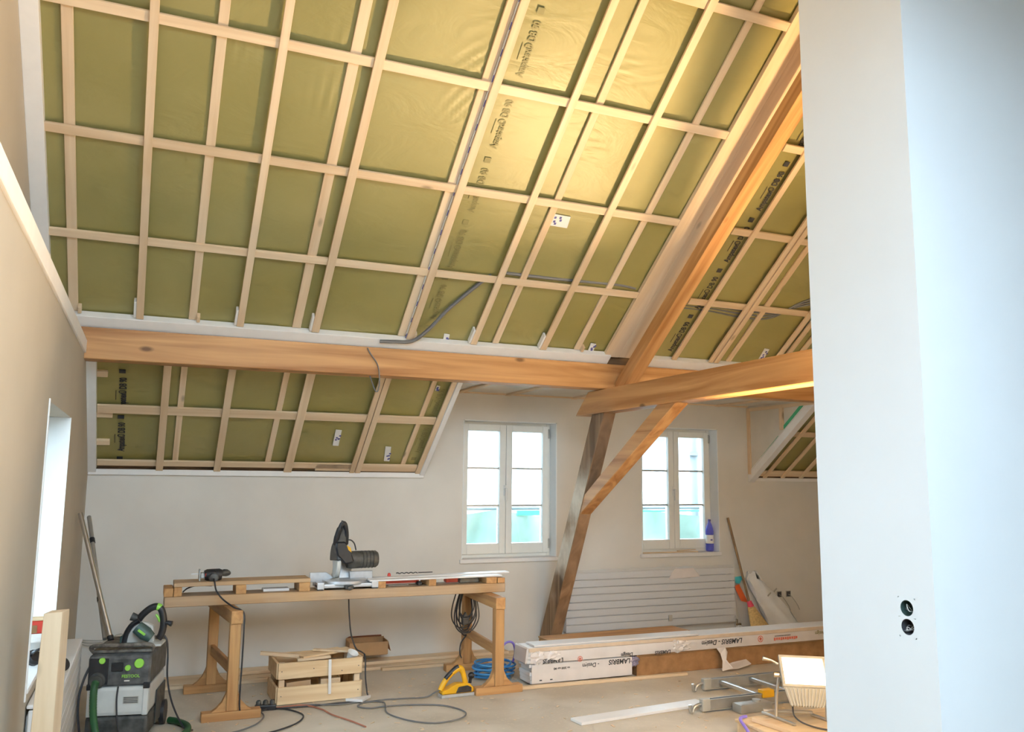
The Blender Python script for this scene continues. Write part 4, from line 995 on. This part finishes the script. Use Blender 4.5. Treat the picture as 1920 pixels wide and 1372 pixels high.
# printed film sleeve: front lap and upper strip
b = B(); vs = []; fs = []
N = 90
for i in range(N+1):
    x = 2.76 + 3.43*i/N
    w = .004*math.sin(i*1.9)+.003*math.sin(i*3.7)
    vs += [(x, 6.025-abs(w)*.5, .255), (x, 6.020-abs(w), .215+w*.6), (x, 6.023-abs(w)*.6, .172)]
for i in range(N):
    fs += [(3*i, 3*i+1, 3*i+4, 3*i+3), (3*i+1, 3*i+2, 3*i+5, 3*i+4)]
b.add(vs, fs, True); pf = b.build('printed_film', M['film'], pbn, sharp=180)
B().box(2.75, 6.19, 6.026, 6.030, .256, .284, .001).build('edge_strip', M['cream'], pbn)
FL = Vector((-1, 0, 0)); DN = Vector((0, 0, -1))     # the sleeve is printed upside down
def print_run(x_left, x_right_end, z, parent, y, size):
    lettering('LAMBRIS - Design', (x_right_end, y, z), FL, DN, size, M['ink'], parent, bold=.0010, shear=.25)
def logo(x, z, y, parent, s=1.0):
    b = B(); b.lathe([(.017*s, 0), (.021*s, 0), (.021*s, .0012), (.017*s, .0012)], (x, y, z), Vector((0, -1, 0)), 22, cap=False); b.build('logo_ring', M['redink'], parent)
    b = B(); b.prism([(x-.011*s, y, z+.002*s), (x, y, z-.014*s), (x+.011*s, y, z+.002*s), (x, y, z+.012*s)], (0, -.0012, 0)); b.build('logo_star', M['redink'], parent)
YF = 6.0125
print_run(0, 4.74, .242, pf, YF, .056)
logo(4.93, .222, YF, pf, 1.3)
for k in range(11):
    B().box(5.075+k*.024, 5.075+k*.024+.017, YF-.0008, YF, .198+(.004 if k % 3 else 0), .222).build('print_mark', M['redink'], pf)
    B().box(5.085+k*.016, 5.085+k*.016+.011, YF-.0008, YF, .232, .239).build('print_mark', M['ink'], pf)
lettering('Design', (5.66, YF, .246), FL, DN, .045, M['fadeink'], pf, bold=.0006, shear=.2)
lettering('LAMBRIS', (4.02, YF+.004, .192), FL, DN, .04, M['ink'], pf, bold=.001, shear=.2)
lettering('Design', (3.66, YF+.002, .197), FL, DN, .04, M['ink'], pf, bold=.001, shear=.2)
logo(3.18, .182, YF, pf, 1.0)
lettering('LAMBRIS', (3.035, YF, .202), FL, DN, .046, M['ink'], pf, bold=.0012)
# crumpled film tails
b = B(); b.prism([(2.752, 6.02, .29), (2.752, 6.26, .29), (2.735, 6.25, .17), (2.74, 6.03, .17)], (-.02, 0, 0), .008); b.build('end_cap', M['film'], pbn)
def crumple(name, mt, parent, c, rx, ry, rz, seed):
    rnd = random.Random(seed); n, m_ = 16, 9; vs = []; fs = []
    for i in range(m_+1):
        t = math.pi*i/m_
        for k in range(n):
            q = 2*math.pi*k/n; j = 1+rnd.uniform(-.38, .30)
            vs.append((c[0]+rx*j*math.sin(t)*math.cos(q), c[1]+ry*j*math.sin(t)*math.sin(q), c[2]-rz*j*math.cos(t)))
    for i in range(m_):
        for k in range(n): fs.append((i*n+k, i*n+(k+1) % n, (i+1)*n+(k+1) % n, (i+1)*n+k))
    b = B(); b.add(vs, fs, False); return b.build(name, M[mt], parent)
for k, (x, s_) in enumerate(((4.09, 1), (4.16, .8), (2.83, 1.0), (2.95, 1.0))):
    crumple('film_crumple', 'film', pbn, (x, 6.028, .215), .075*s_, .022, .045*s_, 20+k)
b = B(); b.prism([(4.47, 6.012, .175), (4.56, 6.012, .178), (4.57, 6.0, .14), (4.52, 5.95, .09), (4.55, 5.9, .03), (4.44, 5.90, .015), (4.49, 5.96, .08), (4.50, 6.0, .13)], (0, .004, 0)); b.build('film_tail', M['film'], pbn)
b = B(); b.prism([(4.47, 5.95, .012), (4.62, 5.93, .014), (4.80, 5.98, .03), (4.78, 6.02, .06), (4.62, 6.0, .05), (4.52, 5.98, .03)], (0, .003, .004)); b.build('film_tail', M['film'], pbn)
lbn = bundle('panel_bundle', 'short lower bundle of film-wrapped panels at the left end of the pile', 2.76, 3.66, 6.04, 6.25, .018, .165, None, n=5, seed=9)
b = B(); b.box(2.775, 3.66, 6.030, 6.037, .02, .162, .003); lf = b.build('printed_film', M['film'], lbn)
lettering('LAMBRIS', (3.645, 6.029, .150), FL, DN, .052, M['ink'], lf, bold=.0016, shear=.15)
lettering('- Design', (3.36, 6.029, .140), FL, DN, .045, M['ink'], lf, bold=.0008, shear=.15)
lettering('no 2000 sur MS', (3.10, 6.029, .128), FL, DN, .022, M['ink'], lf, bold=.0008)
for x in (2.84, 2.93): B().box(x, x+.02, 6.0285, 6.03, .04, .048).build('print_mark', M['ink'], lf)
crumple('film_crumple', 'darkfilm', lbn, (3.68, 6.045, .12), .05, .02, .035, 41)
bb = thing('cardboard_box', 'long brown carton under the right part of the panel pile', 'carton', (4.95, 6.15, 0))
B().box(3.72, 6.25, 6.06, 6.26, 0, .165, .005).build('body', M['carddark'], bb)
B().box(3.718, 6.252, 6.055, 6.06, .15, .168, .002).build('lid_edge', M['card'], bb)
plank('panel_strip', 'white panel strip on top of the long panel bundle', 'panel', (2.80, 6.12, .296), (4.30, 6.10, .296), .16, .014, 'whitepanel')
plank('floor_batten', 'thin pale batten on the floor in front of the panel pile', 'batten', (2.60, 6.0, .012), (4.12, 5.945, .012), .04, .022, 'pine_x')
plank('panel_strip', 'white panel plank flat on the open floor by the ladder', 'panel', (2.645, 5.06, .010), (3.70, 5.165, .010), .13, .018, 'whitepanel')
bk = thing('cardboard_box', 'second brown carton behind the panel pile before the leaning post', 'carton', (3.75, 6.42, 0), R(2))
B().box(-.68, .66, -.13, .13, 0, .262, .005).build('body', M['tres_x'], bk, world=False)
B().box(-.685, .665, -.135, .135, .2625, .275, .003).build('lid', M['tres_x'], bk, world=False)
plank('floor_timber', 'grey-brown timber end lying beside the second carton', 'timber', (4.46, 6.42, .115), (4.80, 6.47, .115), .16, .23, 'board_grey', bev=.004)
# blue hose coil
hc = thing('air_hose', 'coiled blue air hose behind the right trestle', 'hose', (2.62, 6.42, 0))
for k in range(9):
    r = random.uniform(.10, .165); cx_, cy_ = 2.645+random.uniform(-.05, .05), 6.40+random.uniform(-.04, .04)
    z = .011+.0135*k; tx, ty = random.uniform(-.12, .12), random.uniform(-.1, .1)
    B().tube([(cx_+r*1.15*math.cos(a*math.pi/16), cy_+r*.8*math.sin(a*math.pi/16), max(.0105, z+r*(tx*math.cos(a*math.pi/16)+ty*math.sin(a*math.pi/16)))) for a in range(32)], .0085, 8, True).build('loop', M['blue'], hc)
B().tube(smooth_path([(2.60, 6.30, .13), (2.62, 6.29, .20), (2.65, 6.30, .265), (2.70, 6.31, .29), (2.75, 6.33, .27), (2.775, 6.35, .20), (2.77, 6.38, .12)]), .009, 8).build('tail', M['purple'], hc)

# ------------------------------------------------------------------ ladder
ld = thing('ladder', 'aluminium ladder section lying flat on the floor', 'ladder', (4.8, 5.2, 0))
for y, x0, nm in ((5.46, 3.93, 'far'), (4.97, 3.56, 'near')):
    b = B(); b.box(x0, 6.4, y-.012, y+.012, .012, .085, .003); b.box(x0, 6.4, y-.02, y+.02, .012, .02); b.box(x0, 6.4, y-.02, y+.02, .077, .085); b.build('rail', M['alu_dull'], ld)
    b = B(); b.tube(smooth_path([(x0+.06, y, .05), (x0-.02, y, .055), (x0-.06, y, .04), (x0-.075, y, .012), (x0-.09, y, .02), (x0-.095, y, .06)]), .011, 8); b.build('hook', M['alu'], ld)
    B().box(x0-.005, x0+.06, y-.022, y+.022, .010, .09, .004).build('end_cap', M['vinyl'], ld)
for x in (4.08, 4.36, 4.64, 4.92, 5.2, 5.48, 5.76, 6.04):
    B().box(x-.016, x+.016, 4.985, 5.448, .045, .072, .006).build('rung', M['alu'], ld)
B().box(4.06, 4.16, 4.94, 5.0, .055, .108, .008).build('yellow_clip', M['yellow'], ld)
b = B(); b.box(3.78, 4.05, 4.83, 4.93, .0, .06, .012); b.cyl((3.95, 4.88, .06), (3.95, 4.88, .075), .03, n=14); b.build('swivel_joint', M['alu_dull'], ld)

# ------------------------------------------------------------------ work lamp on a box
bx = thing('pine_box', 'low pine box carrying the halogen lamp', 'box', (3.82, 4.12, 0))
B().box(3.44, 4.25, 3.80, 4.44, .0, .085, .004).build('body', M['crate'], bx)
B().box(3.43, 4.26, 3.79, 4.45, .086, .104, .003).build('lid', M['crate'], bx)
B().bar((3.50, 4.36, .116), (3.54, 3.98, .116), .03, .022, (0, 0, 1), .002).build('cleat', M['pine_y'], bx)
lp = thing('halogen_lamp', 'lit halogen work lamp with ribbed back tilted up at the roof', 'lamp', (3.80, 4.20, .104))
LC0 = Vector((3.785, 4.22, .40))                           # middle of the glass
ln = Vector((-.36, -.60, .72)).normalized()                 # where the lamp looks
lx = Vector((.85, -.53, 0)); lx = (lx - ln*lx.dot(ln)).normalized(); ly = ln.cross(lx)
def lpt(a, b_, c_): return LC0 + lx*a + ly*b_ + ln*c_
def lbox(a, b_, c0, c1, a2=None, b2=None, bev=0.0):
    a2 = a if a2 is None else a2; b2 = b_ if b2 is None else b2
    q = B(); q.hexa([lpt(-a2, -b2, c0), lpt(a2, -b2, c0), lpt(a2, b2, c0), lpt(-a2, b2, c0), lpt(-a, -b_, c1), lpt(a, -b_, c1), lpt(a, b_, c1), lpt(-a, b_, c1)], bev); return q
lbox(.135, .105, -.085, -.012, .09, .06, .006).build('housing', M['vinyl'], lp)
hs_ = bpy.data.objects['housing']
b = B()
for (a0, a1, b0, b1) in ((-.14, .14, .092, .11), (-.14, .14, -.11, -.092), (-.14, -.122, -.092, .092), (.122, .14, -.092, .092)):
    b.hexa([lpt(a0, b0, -.014), lpt(a1, b0, -.014), lpt(a1, b1, -.014), lpt(a0, b1, -.014), lpt(a0, b0, .012), lpt(a1, b0, .012), lpt(a1, b1, .012), lpt(a0, b1, .012)], .002)
b.build('bezel', M['vinyl'], lp)
gl = B(); gl.hexa([lpt(-.121, -.091, -.010), lpt(.121, -.091, -.010), lpt(.121, .091, -.010), lpt(-.121, .091, -.010), lpt(-.121, -.091, -.002), lpt(.121, -.091, -.002), lpt(.121, .091, -.002), lpt(-.121, .091, -.002)]); gl.build('glass', M['lampglass'], lp)
b = B(); b.hexa([lpt(-.098, -.185, -.075), lpt(.098, -.185, -.075), lpt(.098, -.17, -.085), lpt(-.098, -.17, -.085), lpt(-.135, -.112, .002), lpt(.135, -.112, .002), lpt(.135, -.095, -.012), lpt(-.135, -.095, -.012)], .003); sk_ = b.build('skirt', M['vinyl'], lp)
for k in range(12):
    a = -.121+k*.022; a2 = a*.72
    b = B(); b.hexa([lpt(a2-.002, -.192, -.072), lpt(a2+.002, -.192, -.072), lpt(a2+.002, -.184, -.076), lpt(a2-.002, -.184, -.076), lpt(a-.002, -.119, .004), lpt(a+.002, -.119, .004), lpt(a+.002, -.110, .0), lpt(a-.002, -.110, .0)]); b.build('skirt_rib', M['lgrey'], sk_)
for k in range(9):
    a = -.085+k*.0212
    b = B(); b.hexa([lpt(a-.003, -.062, -.115), lpt(a+.003, -.062, -.115), lpt(a+.003, .062, -.115), lpt(a-.003, .062, -.115), lpt(a-.003, -.075, -.07), lpt(a+.003, -.075, -.07), lpt(a+.003, .075, -.07), lpt(a-.003, .075, -.07)]); b.build('cooling_fin', M['vinyl'], hs_)
for s in (-1, 1):
    p = lpt(s*.15, 0, -.04)
    b = B(); b.tube([lpt(s*.145, 0, -.04), Vector((p.x, p.y+.02, .25)), Vector((p.x+.0, p.y+.03, .118))], .009, 8); b.build('stand_leg', M['alu'], lp)
    b = B(); b.cyl(lpt(s*.14, 0, -.04), lpt(s*.175, 0, -.04), .017, n=14); b.build('tilt_knob', M['chrome'], lp)
    B().bar((p.x, p.y-.14, .112), (p.x, p.y+.16, .112), .02, .015, (0, 0, 1), .003).build('stand_foot', M['alu'], lp)
pa, pb_ = lpt(-.15, 0, -.04), lpt(.15, 0, -.04)
B().bar((pa.x, pa.y+.15, .127), (pb_.x, pb_.y+.15, .127), .02, .015, (0, 0, 1), .002).build('stand_foot', M['alu'], lp)
b = B(); b.tube([lpt(-.15, .05, .0), lpt(-.19, .06, .02), lpt(-.24, .065, .03)], [.008, .008, .014], 10); b.build('carry_handle', M['chrome'], lp)
L = bpy.data.lights.new('halogen_tube', 'AREA'); L.shape = 'RECTANGLE'; L.size = .22; L.size_y = .16
L.energy = LAMP_POWER; L.color = (1.0, .69, .35); L.spread = R(112)
lo = bpy.data.objects.new('halogen_tube', L); COL.objects.link(lo)
mm = Matrix((lx, ly, ln)).transposed(); mm = Matrix((lx, -ly, -ln)).transposed().to_4x4(); mm.translation = lpt(0, 0, .004)
lo.matrix_world = mm
c = B().tube(smooth_path([(3.48, 4.40, .125), (3.42, 4.38, .12), (3.405, 4.30, .08), (3.39, 4.2, .015), (3.30, 4.05, .01), (3.15, 3.9, .01)]), .010, 8).build('air_hose', M['purple']); tag(c, 'short violet hose hanging over the corner of the pine box', 'hose')
c = B().tube(smooth_path([(3.74, 4.27, .26), (3.70, 4.22, .15), (3.74, 4.10, .113), (3.86, 3.95, .112), (4.0, 3.86, .112)]), .005, 6).build('extension_cable', M['rubber']); tag(c, 'black lamp cord trailing over the pine box lid', 'cable')

# ------------------------------------------------------------------ broom, sack, packets by the wall
br = thing('broom', 'straw broom with dark wooden handle leaning on the wall', 'broom', (5.75, 7.05, 0))
B().cyl((5.69, 7.10, .36), (5.565, 7.245, 1.19), .012, n=10).build('handle', M['handle'], br)
b = B(); b.tube([(5.69, 7.10, .36), (5.703, 7.083, .305)], [.024, .034], 14); b.build('ferrule', M['pinkred'], br)
b = B(); vs = []; 
rings = [((5.703, 7.083, .306), .045, .026), ((5.73, 7.06, .22), .075, .034), ((5.775, 7.03, .10), .12, .045), ((5.80, 7.01, .006), .145, .05)]
n = 22
for (c_, a, d) in rings:
    for k in range(n): vs.append((c_[0]+a*math.cos(2*math.pi*k/n), c_[1]+d*math.sin(2*math.pi*k/n), c_[2]))
fs = [(i*n+k, i*n+(k+1) % n, (i+1)*n+(k+1) % n, (i+1)*n+k) for i in range(3) for k in range(n)]
b.add(vs, fs, True); b.build('bristles', M['bristle'], br)
sk = thing('plastic_sack', 'limp white plastic sack leaning on the wall behind the broom', 'sack', (6.0, 7.17, 0))
b = B(); vs = []; fs = []
prof = [(6.02, 6.44, 0.0), (6.00, 6.40, .06), (5.97, 6.33, .15), (5.92, 6.24, .25), (5.87, 6.14, .36), (5.82, 6.05, .46), (5.78, 5.97, .55), (5.80, 5.90, .62)]
n = 24; 
for j, (xa, xb, z) in enumerate(prof):
    for k in range(n):
        t = 2*math.pi*k/n; cxk = (xa+xb)/2
        yy = 7.17+.011*j+ (.075-.006*j)*math.sin(t)+.010*math.sin(4*t+1.7*j) - .0
        vs.append((cxk+(xb-xa)/2*math.cos(t)*(1+.03*math.sin(5*t+j)), min(yy+.006*math.sin(7*t+2*j), W-.004), z+.012*math.sin(3*t+j)*(1 if j else 0)))
for j in range(len(prof)-1):
    for k in range(n): fs.append((j*n+k, j*n+(k+1) % n, (j+1)*n+(k+1) % n, (j+1)*n+k))
fs.append(tuple((len(prof)-1)*n+k for k in range(n)))
rb = random.Random(12)
vs = [(x+rb.uniform(-.012, .012), min(y+rb.uniform(-.014, .010), W-.003), max(0, z+rb.uniform(-.012, .012)) if z > .02 else z) for (x, y, z) in vs]
b.add(vs, fs, True); b.build('bag', M['bag'], sk, sharp=60)
for (x, z) in ((5.93, .40), (6.01, .44)): B().bar((x, 7.10, z), (x+.05, 7.11, z+.03), .002, .016, (0, 0, 1)).build('print_mark', M['vinyl'], sk)
pk = thing('cleaning_pack', 'clear pack with orange label leaning on the wall by the radiator', 'packet', (5.72, 7.2, 0))
B().hexa([(5.70, 7.19, 0), (5.86, 7.18, 0), (5.86, 7.215, 0), (5.70, 7.22, 0), (5.575, 7.235, .60), (5.72, 7.235, .58), (5.72, 7.25, .58), (5.575, 7.25, .60)], .006).build('bag', M['wrap'], pk)
B().hexa([(5.67, 7.19, .35), (5.755, 7.19, .33), (5.755, 7.2, .33), (5.67, 7.2, .35), (5.60, 7.215, .50), (5.665, 7.213, .515), (5.665, 7.222, .515), (5.60, 7.224, .50)], .002).build('label', M['orange'], pk)
B().hexa([(5.605, 7.20, .53), (5.66, 7.20, .525), (5.66, 7.21, .525), (5.605, 7.21, .53), (5.595, 7.205, .59), (5.72, 7.203, .60), (5.72, 7.213, .60), (5.595, 7.215, .59)], .002).build('label', M['teal'], pk)
for k, x in enumerate((6.222, 6.343)):
    t = thing('wall_socket', ('square open wall box nearer the sack with wires', 'square open wall box farther from the sack with wires')[k], 'socket box', (x, W, .385), group='pair of open wall boxes')
    b = B()
    for (xa, xb, za, zb) in ((x-.032, x-.026, .353, .417), (x+.026, x+.032, .353, .417), (x-.026, x+.026, .353, .359), (x-.026, x+.026, .411, .417)): b.box(xa, xb, W-.006, W-.001, za, zb)
    b.build('rim', M['vinyl'], t); B().box(x-.026, x+.026, W-.003, W-.001, .359, .411).build('box', M['dark'], t)  # flat dark plate paints in the shade of the open box
    B().tube(smooth_path([(x, W-.004, .38), (x+.02, W-.03, .36), (x+.08, W-.04, .28), (x+.12, W-.03, .22)]), .003, 5).build('wire', M['vinyl'], t)

# ------------------------------------------------------------------ on the right window sill
bt = thing('water_bottle', 'blue plastic water bottle on the right dormer sill', 'bottle', (5.405, 7.345, .845))
b = B(); b.lathe([(.030, .0), (.040, .006), (.041, .05), (.038, .06), (.041, .07), (.0405, .19), (.041, .20), (.036, .235), (.024, .27), (.014, .295), (.013, .312)], (5.405, 7.345, .845), 'z', 24); b.build('body', M['bottle'], bt)
b = B(); b.lathe([(.0155, 0), (.0155, .018), (.012, .02)], (5.405, 7.345, 1.150), 'z', 16); b.build('cap', M['blueink'], bt)
b = B(); b.lathe([(.0415, 0), (.0420, .002), (.0420, .085), (.0415, .087)], (5.405, 7.345, .925), 'z', 24, cap=False); b.build('label', M['paper'], bt)
B().box(5.385, 5.41, 7.302, 7.304, .955, .97).build('print_mark', M['blueink'], bt)
t = thing('wood_strip', 'two thin wood strips crossed on the right dormer sill', 'wood strip', (5.1, 7.33, .845))
B().bar((4.56, 7.31, .850), (5.22, 7.30, .850), .02, .010, (0, 0, 1), .001).build('strip', M['pine_x'], t)
B().bar((4.98, 7.31, .861), (5.22, 7.34, .868), .018, .008, (0, 0, 1), .001).build('strip', M['pine_x'], t)
# spread sawdust and chips on the open floor
b = B(); rnd = random.Random(5)
for k in range(260):
    x, y = rnd.uniform(.2, 4.6), rnd.uniform(4.6, 6.9)
    a = rnd.uniform(0, 6.28); l, w = rnd.uniform(.006, .022), rnd.uniform(.002, .007)
    d = Vector((math.cos(a), math.sin(a), 0)); s = Vector((-d.y, d.x, 0)); p = Vector((x, y, .001))
    b.hexa([p-d*l-s*w, p+d*l-s*w, p+d*l+s*w, p-d*l+s*w, p-d*l-s*w+Z3*.002, p+d*l-s*w+Z3*.004, p+d*l+s*w+Z3*.003, p-d*l+s*w+Z3*.002])
o = b.build('wood_chips', M['pine_x']); tag(o, 'scattered wood chips and shavings on the dusty floor', 'wood chips', kind='stuff')
